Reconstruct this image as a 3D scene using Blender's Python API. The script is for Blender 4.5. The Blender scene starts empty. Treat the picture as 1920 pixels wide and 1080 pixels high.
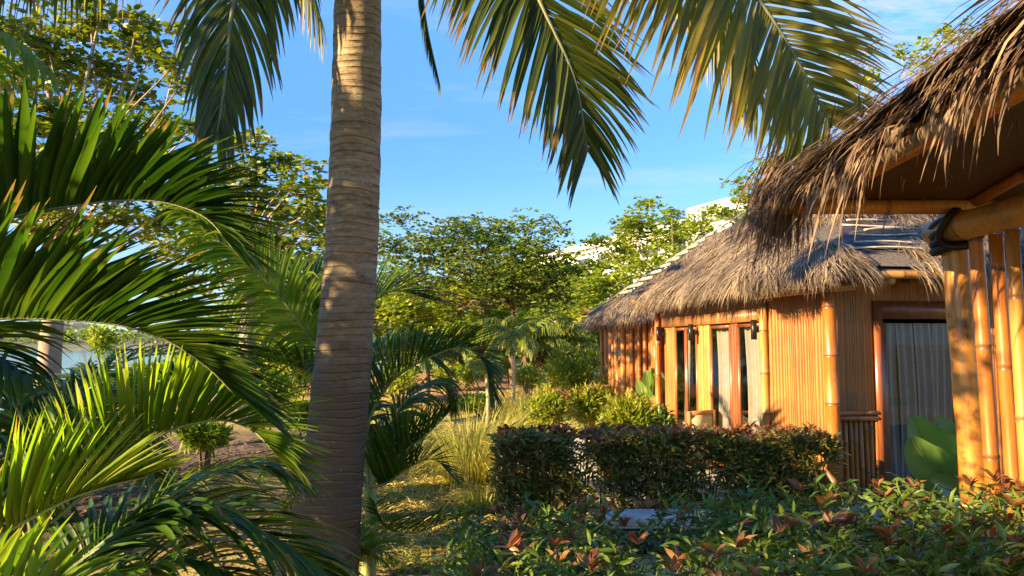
import bpy, math
import numpy as np
from math import radians as R, sin, cos, pi, sqrt
rng = np.random.default_rng(11)
scene = bpy.context.scene
COL = scene.collection
FPX, CAMZ, TILT = 1387.0, 1.6, R(4.4)

def P(px, py, d):
    """photo pixel (1920 wide) at depth d -> world point"""
    x, y = (px-960)/FPX, (540-py)/FPX
    v = np.array([x, cos(TILT)-y*sin(TILT), sin(TILT)+y*cos(TILT)])
    return v*(d/v[1]) + np.array([0, 0, CAMZ])
def nz(v):
    v = np.asarray(v, float)
    return v/np.maximum(np.linalg.norm(v, axis=-1, keepdims=True), 1e-9)
def A(*a): return np.array(a, float)
U = lambda a, b, n=None: rng.uniform(a, b, n)

class MB:
    """collects vertices, quads and triangles of ONE mesh"""
    def __init__(s): s.v, s.q, s.t, s.n, s.att = [], [], [], 0, []
    def add(s, v, q=None, t=None, att=None):
        v = np.asarray(v, float).reshape(-1, 3)
        s.v.append(v)
        if q is not None and len(q): s.q.append(np.asarray(q, int).reshape(-1, 4)+s.n)
        if t is not None and len(t): s.t.append(np.asarray(t, int).reshape(-1, 3)+s.n)
        s.att.append(np.zeros(len(v)) if att is None else np.asarray(att, float).ravel())
        s.n += len(v); return s
    def mesh(s, name, mat, org, smooth=False):
        me = bpy.data.meshes.new(name)
        v = np.concatenate(s.v)-np.asarray(org)
        q = np.concatenate(s.q) if s.q else np.zeros((0, 4), int)
        t = np.concatenate(s.t) if s.t else np.zeros((0, 3), int)
        me.vertices.add(len(v)); me.vertices.foreach_set('co', v.astype(np.float32).ravel())
        loops = np.concatenate([q.ravel(), t.ravel()]).astype(np.int32)
        me.loops.add(len(loops)); me.loops.foreach_set('vertex_index', loops)
        n = len(q)+len(t)
        st = np.concatenate([np.arange(len(q))*4, len(q)*4+np.arange(len(t))*3]).astype(np.int32)
        me.polygons.add(n); me.polygons.foreach_set('loop_start', st)
        me.polygons.foreach_set('loop_total', np.concatenate([np.full(len(q), 4), np.full(len(t), 3)]).astype(np.int32))
        if smooth: me.polygons.foreach_set('use_smooth', np.ones(n, bool))
        at = me.attributes.new('along', 'FLOAT', 'POINT')
        at.data.foreach_set('value', np.concatenate(s.att).astype(np.float32))
        me.update(calc_edges=True); me.validate()
        if mat: me.materials.append(mat)
        return me
    def obj(s, name, mat, parent=None, org=None, smooth=False):
        if parent is not None: org = parent['_org'] if '_org' in parent else (0, 0, 0)
        if org is None:
            v = np.concatenate(s.v); org = (*v.mean(0)[:2], v[:, 2].min())
        org = tuple(float(c) for c in org)
        o = bpy.data.objects.new(name, s.mesh(name, mat, org, smooth)); COL.objects.link(o)
        o['_org'] = org
        if parent is None: o.location = org
        else: o.parent = parent
        return o

def tag(o, label, cat, group=None, kind=None):
    o['label'] = label; o['category'] = cat
    if group: o['group'] = group
    if kind: o['kind'] = kind
    return o
def thing(name, label, cat, loc, group=None):
    o = bpy.data.objects.new(name, None); COL.objects.link(o)
    o.empty_display_size = .1
    o.location = tuple(float(c) for c in loc); o['_org'] = tuple(float(c) for c in loc)
    return tag(o, label, cat, group)
def copy_thing(o, loc, label, rotz=0, scale=1):
    c = o.copy(); COL.objects.link(c)
    c.location = tuple(float(x) for x in loc); c.rotation_euler = (0, 0, rotz); c.scale = (scale,)*3
    c['label'] = label
    for ch in list(o.children):
        d = ch.copy(); COL.objects.link(d); d.parent = c
        for g in list(ch.children):
            e = g.copy(); COL.objects.link(e); e.parent = d
    return c
def struct(o): o['kind'] = 'structure'; return o

# ---------------------------------------------------------------- shapes
def box(mb, c, s, ux=(1, 0, 0), uy=(0, 1, 0), uz=(0, 0, 1)):
    c, ux, uy, uz = map(lambda a: np.asarray(a, float), (c, ux, uy, uz))
    k = np.array([[x, y, z] for z in (-.5, .5) for y in (-.5, .5) for x in (-.5, .5)])*np.asarray(s)
    v = c+k[:, :1]*ux+k[:, 1:2]*uy+k[:, 2:]*uz
    return mb.add(v, [[0, 2, 3, 1], [4, 5, 7, 6], [0, 1, 5, 4], [2, 6, 7, 3], [0, 4, 6, 2], [1, 3, 7, 5]])
def spline(ctrl, n):
    c = np.asarray(ctrl, float)
    if len(c) == 2: return c[0]+(c[1]-c[0])*np.linspace(0, 1, n)[:, None]
    k = np.vstack([2*c[0]-c[1], c, 2*c[-1]-c[-2]])
    out = []
    for i in range(len(c)-1):
        p0, p1, p2, p3 = k[i:i+4]
        t = np.linspace(0, 1, 24, endpoint=False)[:, None]
        out.append(.5*(2*p1+(p2-p0)*t+(2*p0-5*p1+4*p2-p3)*t*t+(3*p1-p0-3*p2+p3)*t**3))
    d = np.vstack(out+[c[-1:]])
    s = np.r_[0, np.cumsum(np.linalg.norm(np.diff(d, axis=0), axis=1))]
    u = np.linspace(0, s[-1], n)
    return np.stack([np.interp(u, s, d[:, i]) for i in range(3)], 1)
def tube(mb, pts, rad, sides=8, cap=True):
    pts = np.asarray(pts, float); n = len(pts)
    rad = np.broadcast_to(np.asarray(rad, float), (n,)) if np.ndim(rad) < 2 else rad
    T = nz(np.gradient(pts, axis=0))
    ref = A(0, 0, 1) if abs(T[:, 2]).mean() < .8 else A(1, 0, 0)
    X = nz(np.cross(T, ref)); Y = np.cross(T, X)
    a = np.arange(sides)*2*pi/sides
    rr = rad[:, None] if np.ndim(rad) == 1 else rad
    v = pts[:, None]+(rr*np.cos(a))[..., None]*X[:, None]+(rr*np.sin(a))[..., None]*Y[:, None]
    i = np.arange(n-1)[:, None]*sides; j = np.arange(sides); k = (j+1) % sides
    q = np.stack([i+j, i+k, i+sides+k, i+sides+j], -1).reshape(-1, 4)
    v = v.reshape(-1, 3); t = []
    if cap:
        v = np.vstack([v, pts[:1], pts[-1:]]); m = n*sides
        t = [[m, k_, j_] for j_, k_ in zip(j, k)]+[[m+1, (n-1)*sides+j_, (n-1)*sides+k_] for j_, k_ in zip(j, k)]
    return mb.add(v, q, t, np.r_[np.repeat(np.linspace(0, 1, n), sides), [0, 1][:len(v)-n*sides]])
def bamboo(mb, p0, p1, r, seg=.36, sides=12, bend=.006, rnd=True):
    """a bamboo pole with swollen nodes, hollow looking at its ends"""
    p0, p1 = A(*p0), A(*p1); L = np.linalg.norm(p1-p0)
    off = U(0, seg) if rnd else seg*.5
    zs, rs = [0.], [1.]
    z = off
    while z < L:
        for dz, k in ((-.02, 1.0), (-.006, 1.09), (0, .98), (.006, 1.10), (.022, 1.0)):
            if 0 < z+dz < L: zs.append(z+dz); rs.append(k)
        z += seg*U(.85, 1.2)
    zs.append(L); rs.append(1.)
    zs, rs = np.array(zs), np.array(rs)
    o = np.argsort(zs); zs, rs = zs[o], rs[o]
    b = nz(np.cross(p1-p0, U(-1, 1, 3)))*bend*L
    pts = p0+(p1-p0)*(zs/L)[:, None]+b*np.sin(pi*zs/L)[:, None]
    tube(mb, pts, rs*r*(1-.08*zs/L), sides)
    mb.att[-1] = np.r_[np.repeat(((rs < .99) | (rs > 1.05)).astype(float), sides), 0, 0]
    return mb
LEAF_V = np.array([[0, 0, 0], [.33, 0, 0], [.68, 0, -.03], [1, 0, -.12], [.28, .2, .06], [.68, .17, .03], [.28, -.2, .06], [.68, -.17, .03]])
LEAF_Q = np.array([[1, 2, 5, 4], [1, 6, 7, 2]]); LEAF_T = np.array([[0, 1, 4], [2, 3, 5], [0, 6, 1], [2, 7, 3]])
LITE_V = np.array([[0, 0, 0], [.5, .25, .07], [1, 0, -.06], [.5, -.25, .07]]); LITE_T = np.array([[0, 2, 1], [0, 3, 2]])
def leaves(mb, pos, dirv, up, L, wid=1., lite=False):
    X = nz(dirv); Y = nz(np.cross(up, X)); Z = np.cross(X, Y)
    t = LITE_V if lite else LEAF_V
    L = np.broadcast_to(L, (len(pos),))[:, None, None]
    v = pos[:, None]+L*(t[:, 0, None]*X[:, None]+wid*t[:, 1, None]*Y[:, None]+t[:, 2, None]*Z[:, None])
    o = (np.arange(len(pos))*len(t))[:, None, None]
    T = (o+(LITE_T if lite else LEAF_T)).reshape(-1, 3)
    Q = None if lite else (o+LEAF_Q).reshape(-1, 4)
    return mb.add(v, Q, T, np.tile(t[:, 0], len(pos)))
def strips(mb, p, d, up, L, W, droop=.3, nseg=5, fold=.35, prof=(.55, 1, 1, .85, .55, .06), kink=None):
    """long narrow blades that bend under gravity: p start, d direction, up the blade's upper side"""
    N = len(p); d = nz(d); L = np.broadcast_to(L, (N,)); W = np.broadcast_to(W, (N,)); droop = np.broadcast_to(droop, (N,))
    pos, cur = p.copy(), d.copy(); rows = []
    prof = np.interp(np.linspace(0, 1, nseg+1), np.linspace(0, 1, len(prof)), prof)
    for i in range(nseg+1):
        s = nz(np.cross(up, cur)); nrm = np.cross(cur, s)
        w = (W*prof[i]*.5)[:, None]
        if fold: rows.append(np.stack([pos-s*w+nrm*w*fold, pos, pos+s*w+nrm*w*fold], 1))
        else: rows.append(np.stack([pos-s*w, pos+s*w], 1))
        g = (droop*(i+1)/nseg)[:, None]*A(0, 0, -1)
        cur = nz(cur+g); 
        if kink is not None: cur = nz(cur+kink*.5*(i/nseg))
        pos = pos+cur*(L/nseg)[:, None]
    v = np.stack(rows, 1); c = v.shape[2]                    # N, rows, c, 3
    i = np.arange(nseg)[:, None]*c; j = np.arange(c-1)[None]
    q = np.stack([i+j, i+j+1, i+c+j+1, i+c+j], -1).reshape(-1, 4)
    q = ((np.arange(N)*(nseg+1)*c)[:, None, None]+q).reshape(-1, 4)
    att = np.tile(np.repeat(np.linspace(0, 1, nseg+1), c), N)
    return mb.add(v, q, None, att)

# ---------------------------------------------------------------- materials
class NT:
    def __init__(s, name):
        s.m = bpy.data.materials.new(name); s.m.use_nodes = True; s.t = s.m.node_tree
        s.b = s.t.nodes['Principled BSDF']; s.out = s.t.nodes['Material Output']
    def n(s, typ, **kw):
        x = s.t.nodes.new('ShaderNode'+typ)
        for k, v in kw.items():
            if k[0] == '_': setattr(x, k[1:], v)
            else:
                k2 = int(k[1:]) if k[0] == 'i' and k[1:].isdigit() else k.replace('_', ' ')
                if isinstance(v, bpy.types.NodeSocket): s.t.links.new(v, x.inputs[k2])
                else: x.inputs[k2].default_value = v
        return x
    def link(s, a, b): s.t.links.new(a, b)
    def ramp(s, fac, stops, interp='LINEAR'):
        r = s.n('ValToRGB'); s.link(fac, r.inputs[0]); e = r.color_ramp.elements; r.color_ramp.interpolation = interp
        while len(e) < len(stops): e.new(.5)
        for el, (p, c) in zip(e, stops): el.position = p; el.color = (*c, 1)
        return r.outputs[0]
    def noise(s, vec, scale, detail=4, rough=.55, **kw):
        return s.n('TexNoise', Vector=vec, Scale=scale, Detail=detail, Roughness=rough, **kw).outputs[0]
    def mix(s, fac, a, b, typ='MIX'):
        x = s.n('Mix', _data_type='RGBA', _blend_type=typ)
        for k, v in ((0, fac), (6, a), (7, b)):
            if isinstance(v, bpy.types.NodeSocket): s.link(v, x.inputs[k])
            else: x.inputs[k].default_value = v if k == 0 else (*v, 1)
        return x.outputs[2]
    def math(s, op, a, b=0., c=None):
        x = s.n('Math', _operation=op)
        for i, v in enumerate((a, b) if c is None else (a, b, c)):
            if isinstance(v, bpy.types.NodeSocket): s.link(v, x.inputs[i])
            else: x.inputs[i].default_value = v
        return x.outputs[0]
    def bump(s, h, dist, strength=1.):
        b = s.n('Bump', Height=h, Distance=dist, Strength=strength); s.link(b.outputs[0], s.b.inputs['Normal'])
    def col(s, c): 
        if isinstance(c, bpy.types.NodeSocket): s.link(c, s.b.inputs['Base Color'])
        else: s.b.inputs['Base Color'].default_value = (*c, 1)
    def rough(s, v):
        if isinstance(v, bpy.types.NodeSocket): s.link(v, s.b.inputs['Roughness'])
        else: s.b.inputs['Roughness'].default_value = v
def leaf_mat(name, stops, trans=.4, rough=.5, tip=None, tcol=(1.25, 1.3, .55), patch=2.):
    m = NT(name); g = m.n('NewGeometry'); rnd = g.outputs['Random Per Island']
    pos = m.n('TexCoord').outputs['Object']
    f = m.math('ADD', m.math('MULTIPLY', rnd, .6), m.math('MULTIPLY_ADD', m.noise(pos, patch, 2), 1.2, -.38))
    c = m.ramp(f, stops)
    if tip:
        a = m.n('Attribute', _attribute_name='along').outputs['Fac']
        r2 = m.math('FRACT', m.math('MULTIPLY', rnd, 17.3))
        k = m.math('GREATER_THAN', m.math('ADD', a, m.math('MULTIPLY', r2, tip[1])), tip[2])
        c = m.mix(m.math('MULTIPLY', k, .8), c, tip[0])
    m.col(c); m.rough(rough)
    tr = m.n('BsdfTranslucent', Color=m.mix(1., c, tcol, 'MULTIPLY'))
    mx = m.n('MixShader', i0=trans); m.link(m.b.outputs[0], mx.inputs[1]); m.link(tr.outputs[0], mx.inputs[2])
    m.link(mx.outputs[0], m.out.inputs[0])
    return m.m
def wood_mat(name, dark, mid, light, rough=.4, scale=(14, 14, 1.6), spec=.5, coat=0, isl=.0, blotch=None, node=None):
    m = NT(name); tc = m.n('TexCoord').outputs['Object']
    mp = m.n('Mapping', Vector=tc, Scale=scale).outputs[0]
    f = m.noise(mp, 3, 6, .6); big = m.noise(tc, 2.2, 3)
    f = m.math('ADD', m.math('MULTIPLY', f, .65), m.math('MULTIPLY', big, .4))
    if isl: f = m.math('ADD', f, m.math('MULTIPLY', m.math('SUBTRACT', m.n('NewGeometry').outputs['Random Per Island'], .5), isl))
    c = m.ramp(f, [(.3, dark), (.52, mid), (.75, light)])
    if blotch:
        k = m.ramp(m.noise(tc, blotch[1], 5, .65), [(blotch[2], (0, 0, 0)), (blotch[2]+.1, (1, 1, 1))])
        c = m.mix(m.math('MULTIPLY', k, blotch[3]), c, blotch[0])
    if node: c = m.mix(m.math('MULTIPLY', m.n('Attribute', _attribute_name='along').outputs['Fac'], .75), c, node)
    m.col(c); m.rough(rough); m.b.inputs['Specular IOR Level'].default_value = spec
    if coat: m.b.inputs['Coat Weight'].default_value = coat; m.b.inputs['Coat Roughness'].default_value = .25
    m.bump(f, .004, .5)
    return m.m
def plain(name, c, rough=.7, var=.25, scale=6, bump=.0, metal=0):
    m = NT(name); tc = m.n('TexCoord').outputs['Object']; f = m.noise(tc, scale, 6, .6)
    m.col(m.ramp(f, [(.3, tuple(x*(1-var) for x in c)), (.7, tuple(min(1, x*(1+var)) for x in c))])); m.rough(rough)
    m.b.inputs['Metallic'].default_value = metal
    if bump: m.bump(f, bump)
    return m.m
M = {}
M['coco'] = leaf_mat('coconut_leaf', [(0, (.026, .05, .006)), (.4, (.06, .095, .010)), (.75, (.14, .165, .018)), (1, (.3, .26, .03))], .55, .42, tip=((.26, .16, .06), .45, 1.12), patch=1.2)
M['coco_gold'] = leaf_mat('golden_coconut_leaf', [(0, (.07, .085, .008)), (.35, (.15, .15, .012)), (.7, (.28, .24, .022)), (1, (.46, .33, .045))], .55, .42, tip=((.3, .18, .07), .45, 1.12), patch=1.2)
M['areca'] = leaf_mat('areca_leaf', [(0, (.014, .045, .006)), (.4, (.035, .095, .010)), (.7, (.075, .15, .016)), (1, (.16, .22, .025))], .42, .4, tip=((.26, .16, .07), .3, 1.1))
M['areca_lit'] = leaf_mat('areca_lit_leaf', [(0, (.08, .17, .013)), (.5, (.18, .28, .022)), (1, (.34, .38, .045))], .58, .42, tip=((.3, .2, .08), .3, 1.14))  # same areca leaf, with sunlight put into a brighter colour for lit fronds
M['midrib'] = plain('palm_midrib', (.2, .24, .05), .5, .3, 8)
M['midrib_dark'] = plain('coconut_midrib', (.12, .13, .05), .5, .3, 8)
M['almond'] = leaf_mat('almond_leaf', [(0, (.05, .11, .012)), (.4, (.13, .2, .018)), (.75, (.25, .29, .026)), (1, (.45, .37, .05))], .42, .4, tcol=(1.2, 1.2, .45))
M['umbrella'] = leaf_mat('umbrella_tree_leaf', [(0, (.045, .09, .016)), (.45, (.11, .175, .026)), (.8, (.2, .26, .036)), (1, (.32, .34, .05))], .48, .45, patch=.8)
M['lime'] = leaf_mat('lime_leaf', [(0, (.07, .14, .012)), (.4, (.19, .28, .02)), (.8, (.36, .40, .034)), (1, (.5, .44, .05))], .5, .45, patch=.8)
M['shrub_lime'] = leaf_mat('lime_shrub_leaf', [(0, (.08, .14, .012)), (.4, (.2, .26, .02)), (.8, (.38, .38, .04)), (1, (.5, .38, .06))], .5, .45, patch=3)
M['hedge'] = leaf_mat('hedge_leaf', [(0, (.035, .08, .017)), (.45, (.09, .16, .028)), (.8, (.16, .23, .034)), (1, (.28, .29, .05))], .3, .36, patch=3)
M['hedge_bronze'] = leaf_mat('bronze_hedge_leaf', [(0, (.06, .11, .025)), (.4, (.15, .19, .04)), (.7, (.26, .2, .06)), (1, (.42, .22, .1))], .25, .36, patch=3)
M['red_shoot'] = leaf_mat('red_shoot_leaf', [(0, (.12, .055, .02)), (.5, (.24, .095, .04)), (1, (.36, .2, .07))], .3, .4, tcol=(1.3, .9, .6))
M['broad'] = leaf_mat('paddle_leaf', [(0, (.07, .17, .03)), (1, (.2, .3, .07))], .4, .35)
M['straw_grass'] = leaf_mat('clump_grass', [(0, (.15, .22, .03)), (.45, (.36, .36, .06)), (.8, (.56, .46, .13)), (1, (.62, .45, .2))], .35, .55, patch=1.5)
M['lawn'] = leaf_mat('lawn_blade', [(0, (.12, .19, .02)), (.4, (.34, .32, .055)), (.75, (.55, .42, .12)), (1, (.6, .42, .16))], .3, .6, patch=.45)
M['litter'] = leaf_mat('fallen_leaf', [(0, (.06, .04, .02)), (.6, (.2, .12, .06)), (1, (.38, .25, .13))], .1, .7)
M['thatch'] = leaf_mat('thatch_straw', [(0, (.05, .039, .031)), (.35, (.135, .102, .072)), (.7, (.25, .195, .135)), (1, (.43, .34, .23))], .12, .7, tcol=(1.2, 1, .7), patch=1.6)
M['thatch_brown'] = leaf_mat('brown_thatch_straw', [(0, (.03, .019, .012)), (.4, (.10, .062, .036)), (.75, (.2, .127, .07)), (1, (.36, .24, .135))], .15, .7, tcol=(1.2, 1, .7), patch=2.5)
M['thatch_under'] = plain('thatch_bed', (.085, .072, .066), .95, .5, 30, .01)
M['bamboo'] = wood_mat('varnished_bamboo', (.16, .046, .007), (.37, .115, .014), (.49, .18, .032), .42, coat=.15, isl=.25, blotch=((.15, .085, .04), 6., .57, .7), node=(.09, .045, .018))
M['bamboo_pale'] = wood_mat('pale_bamboo', (.22, .09, .018), (.43, .19, .036), (.55, .29, .075), .45, coat=.1, isl=.25, blotch=((.2, .14, .08), 5., .57, .7), node=(.12, .065, .03))
M['post'] = wood_mat('mottled_post', (.24, .085, .012), (.44, .19, .03), (.56, .28, .06), .33, coat=.4, blotch=((.16, .06, .018), 4.5, .51, 1.))
M['board'] = wood_mat('split_bamboo_board', (.18, .06, .009), (.35, .122, .016), (.45, .18, .032), .5, (30, 30, 1.2), coat=.05, isl=.14, blotch=((.17, .085, .025), 2.6, .58, .7))
M['bamboo_shaded'] = wood_mat('shaded_bamboo', (.07, .045, .025), (.14, .09, .048), (.2, .14, .08), .7, node=(.05, .03, .018))  # bamboo darkened to carry the shade of the pavilion thatch overhang
M['frame'] = wood_mat('red_brown_timber', (.10, .028, .010), (.2, .06, .02), (.29, .1, .035), .36, coat=.3)
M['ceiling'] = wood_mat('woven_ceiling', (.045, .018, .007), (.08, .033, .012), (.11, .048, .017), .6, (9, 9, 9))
M['chair'] = wood_mat('chair_timber', (.25, .1, .03), (.42, .19, .06), (.5, .25, .09), .4)
M['weave'] = plain('woven_seat', (.5, .4, .26), .7, .15, 60)
M['black'] = plain('black_lashing', (.012, .011, .01), .6)
M['lampmetal'] = plain('dark_lamp_metal', (.03, .03, .032), .4, metal=.6)
M['sheet_and_shade'] = plain('roof_sheet_and_ledge_shade', (.04, .038, .042), .55, .5, 5)
M['batten'] = plain('roof_batten', (.58, .48, .36), .6, .3, 20)
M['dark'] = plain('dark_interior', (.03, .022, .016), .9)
M['curtain'] = plain('grey_curtain', (.43, .395, .415), .85, .1, 10)
M['curtain_white'] = plain('white_curtain', (.30, .275, .25), .85, .1, 10)
M['concrete'] = plain('concrete', (.42, .40, .38), .8, .25, 9, .004)
M['terrace'] = plain('terrace_concrete', (.27, .24, .21), .8, .3, 4, .003)
M['white_wall'] = plain('white_render', (.8, .77, .72), .8, .05, .3)
M['winglass'] = plain('dark_window', (.06, .07, .08), .15, .2)
M['white_wire'] = plain('white_wire', (.75, .74, .72), .5, .05)
M['stone'] = plain('pale_stone', (.55, .5, .44), .85, .2, 14, .01)
M['bark'] = plain('grey_bark', (.3, .23, .16), .85, .4, 9, .02)
M['bark_pale'] = plain('pale_bark', (.34, .25, .17), .8, .35, 7, .01)
M['palm_stem'] = plain('palm_stem', (.34, .36, .12), .55, .3, 7)
M['thin_stem'] = plain('thin_pale_stem', (.55, .46, .24), .6, .2, 8)
M['redstem'] = plain('red_stem', (.4, .16, .08), .6, .3, 10)
M['twig'] = plain('brown_twig', (.13, .075, .045), .8, .3, 12)
def glass_mat():
    m = NT('window_glass'); m.t.nodes.remove(m.b)
    tr = m.n('BsdfTransparent', Color=(.86, .88, .86, 1)); gl = m.n('BsdfGlossy', Roughness=.02)
    fr = m.n('Fresnel', IOR=1.5); mx = m.n('MixShader', Fac=fr.outputs[0])
    m.link(tr.outputs[0], mx.inputs[1]); m.link(gl.outputs[0], mx.inputs[2]); m.link(mx.outputs[0], m.out.inputs[0])
    return m.m
M['glass'] = glass_mat()
def coco_bark():
    m = NT('coconut_bark'); tc = m.n('TexCoord').outputs['Object']
    z = m.n('SeparateXYZ', Vector=tc).outputs[2]
    zw = m.math('MULTIPLY_ADD', m.noise(tc, 5, 3), .035, m.math('MULTIPLY_ADD', m.noise(tc, 1.3, 2), .12, z))
    saw = m.math('FRACT', m.math('MULTIPLY', zw, 23.))
    gate = m.n('MapRange', Value=m.noise(m.n('Mapping', Vector=tc, Scale=(3, 3, 9)).outputs[0], 1.6, 3), From_Min=.38, From_Max=.58).outputs[0]
    line = m.math('MULTIPLY', m.n('MapRange', Value=saw, From_Min=.2, From_Max=.0).outputs[0], gate)
    edge = m.math('MULTIPLY', m.n('MapRange', Value=saw, From_Min=.72, From_Max=1.0).outputs[0], gate)
    fine = m.noise(m.n('Mapping', Vector=tc, Scale=(1, 1, 2.2)).outputs[0], 24, 6, .7)
    band = m.noise(m.n('Mapping', Vector=tc, Scale=(1.2, 1.2, 8)).outputs[0], 2.2, 5, .65)
    crack = m.n('MapRange', Value=m.noise(m.n('Mapping', Vector=tc, Scale=(30, 30, 3.5)).outputs[0], 1.2, 4, .6), From_Min=.36, From_Max=.27).outputs[0]
    c = m.ramp(m.math('ADD', m.math('MULTIPLY', fine, .45), m.math('MULTIPLY', band, .55)), [(.36, (.12, .085, .05)), (.47, (.25, .185, .108)), (.56, (.345, .27, .16)), (.68, (.45, .385, .27))])
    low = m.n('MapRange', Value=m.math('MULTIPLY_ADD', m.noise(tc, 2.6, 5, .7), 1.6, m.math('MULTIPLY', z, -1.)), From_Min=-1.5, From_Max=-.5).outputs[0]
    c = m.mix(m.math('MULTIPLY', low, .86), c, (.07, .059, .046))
    lich = m.n('MapRange', Value=m.noise(tc, 11, 5, .75), From_Min=.64, From_Max=.7).outputs[0]
    c = m.mix(m.math('MULTIPLY', lich, .6), c, (.38, .36, .31))
    c = m.mix(m.math('MULTIPLY', edge, .3), c, (.52, .44, .3))
    c = m.mix(m.math('MAXIMUM', m.math('MULTIPLY', line, .5), m.math('MULTIPLY', crack, .15)), c, (.06, .036, .02))
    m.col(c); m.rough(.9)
    h = m.math('SUBTRACT', m.math('ADD', m.math('MULTIPLY', fine, .8), m.math('MULTIPLY', edge, .7)), m.math('ADD', line, m.math('MULTIPLY', crack, .15)))
    m.bump(h, .012, 1.)
    return m.m
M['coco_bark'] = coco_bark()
def ground_mat():
    m = NT('ground_soil'); pos = m.n('NewGeometry').outputs['Position']
    sx = m.n('SeparateXYZ', Vector=pos); X, Y = sx.outputs[0], sx.outputs[1]
    big = m.noise(pos, .35, 5, .6); mid = m.noise(pos, 1.6, 6, .65); fine = m.noise(pos, 22, 6, .7)
    dry = m.ramp(m.math('ADD', m.math('MULTIPLY', mid, .6), m.math('MULTIPLY', fine, .4)), [(.3, (.24, .17, .06)), (.5, (.46, .34, .12)), (.7, (.58, .44, .19))])
    green = m.ramp(fine, [(.35, (.14, .17, .025)), (.65, (.34, .33, .06))])
    soil = m.ramp(m.math('ADD', m.math('MULTIPLY', mid, .5), m.math('MULTIPLY', fine, .5)), [(.35, (.27, .12, .05)), (.65, (.46, .24, .11))])
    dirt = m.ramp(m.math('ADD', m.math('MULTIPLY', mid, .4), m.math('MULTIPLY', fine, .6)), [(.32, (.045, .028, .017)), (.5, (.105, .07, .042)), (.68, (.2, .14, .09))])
    c = m.mix(m.ramp(big, [(.42, (0, 0, 0)), (.56, (1, 1, 1))]), dry, green)
    wob = m.math('MULTIPLY_ADD', big, 10., -5.)
    yy = m.math('ADD', Y, wob)
    band = m.math('MULTIPLY', m.n('MapRange', Value=yy, From_Min=18., From_Max=21.).outputs[0], m.n('MapRange', Value=yy, From_Min=40., From_Max=34.).outputs[0])
    c = m.mix(band, c, soil)
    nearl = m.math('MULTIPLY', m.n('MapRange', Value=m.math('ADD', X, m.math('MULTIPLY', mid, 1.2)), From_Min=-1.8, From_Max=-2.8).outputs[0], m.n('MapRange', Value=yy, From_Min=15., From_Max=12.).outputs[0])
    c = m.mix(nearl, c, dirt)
    farg = m.n('MapRange', Value=Y, From_Min=60., From_Max=110.).outputs[0]
    c = m.mix(farg, c, (.12, .13, .05))
    m.col(c); m.rough(.95); m.bump(m.math('ADD', fine, mid), .05, .8)
    return m.m
M['ground'] = ground_mat()
def water_mat():
    m = NT('lake_water'); pos = m.n('NewGeometry').outputs['Position']
    m.col((.10, .17, .22)); m.rough(.12); m.bump(m.noise(m.n('Mapping', Vector=pos, Scale=(.5, 1.6, 1)).outputs[0], 1.2, 4), .08, .5)
    return m.m
M['water'] = water_mat()
M['hill'] = plain('far_hill', (.12, .13, .07), .95, .45, .06)
M['shore'] = plain('far_shore', (.36, .27, .18), .95, .3, .08)

# ---------------------------------------------------------------- camera, sun, sky
cd = bpy.data.cameras.new('camera'); cam = bpy.data.objects.new('camera', cd); COL.objects.link(cam)
cd.sensor_width = 36; cd.lens = 36*FPX/1920; cd.clip_start = .05; cd.clip_end = 6000
cam.location = (0, 0, CAMZ); cam.rotation_euler = (pi/2+TILT, 0, 0); scene.camera = cam
SUN_EL = R(19); sd = nz(A(-.9, -.44, 0))          # horizontal direction towards the sun
sl = bpy.data.lights.new('sun', 'SUN'); sun = bpy.data.objects.new('sun', sl); COL.objects.link(sun)
sl.energy = 5.0; sl.angle = R(.5); sl.color = (1, .71, .37)
sun.rotation_euler = (pi/2-SUN_EL, 0, math.atan2(-sd[0], sd[1])+pi)
from mathutils import Vector
sun.rotation_euler = Vector((sd[0]*cos(SUN_EL), sd[1]*cos(SUN_EL), sin(SUN_EL))).to_track_quat('Z', 'Y').to_euler()
w = bpy.data.worlds.new('World'); scene.world = w; w.use_nodes = True
wt = w.node_tree; bg = wt.nodes['Background']
class WT(NT):
    def __init__(s): s.t = wt
k = WT()
sky = k.n('TexSky', _sky_type='NISHITA', _sun_disc=False, _sun_elevation=SUN_EL, _sun_rotation=math.atan2(sd[0], sd[1]), _air_density=1.0, _dust_density=.25, _ozone_density=2.5)
gen = k.n('TexCoord').outputs['Generated']
se = k.n('SeparateXYZ', Vector=gen)
den = k.math('ADD', k.math('MAXIMUM', se.outputs[2], 0.), .12)
cu = k.n('CombineXYZ', X=k.math('DIVIDE', se.outputs[0], den), Y=k.math('DIVIDE', se.outputs[1], den))
n1 = k.noise(k.n('Mapping', Vector=cu.outputs[0], Scale=(.55, 1.5, 1), Rotation=(0, 0, .15)).outputs[0], 1.6, 7, .62)
wisp = k.n('MapRange', Value=n1, From_Min=.52, From_Max=.84).outputs[0]
n2 = k.noise(k.n('Mapping', Vector=cu.outputs[0], Scale=(5, 11, 1), Rotation=(0, 0, .5)).outputs[0], 2.2, 6, .62, Distortion=.4)
puff = k.n('MapRange', Value=n2, From_Min=.36, From_Max=.72).outputs[0]
tgt = nz(P(1700, 60, 1)-A(0, 0, CAMZ))
dt = k.n('VectorMath', _operation='DOT_PRODUCT', i0=gen, i1=tuple(tgt))
near = k.n('MapRange', Value=dt.outputs['Value'], From_Min=.972, From_Max=.996).outputs[0]
puff = k.math('MULTIPLY', puff, near)
low = k.n('MapRange', Value=se.outputs[2], From_Min=.22, From_Max=.0).outputs[0]
cl = k.math('MINIMUM', k.math('ADD', k.math('ADD', k.math('MULTIPLY', wisp, .5), k.math('MULTIPLY', puff, .75)), k.math('MULTIPLY', low, .5)), .9)
SKY_TINT = (.45, .70, .96)
tint = k.mix(1., sky.outputs[0], SKY_TINT, 'MULTIPLY')
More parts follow.
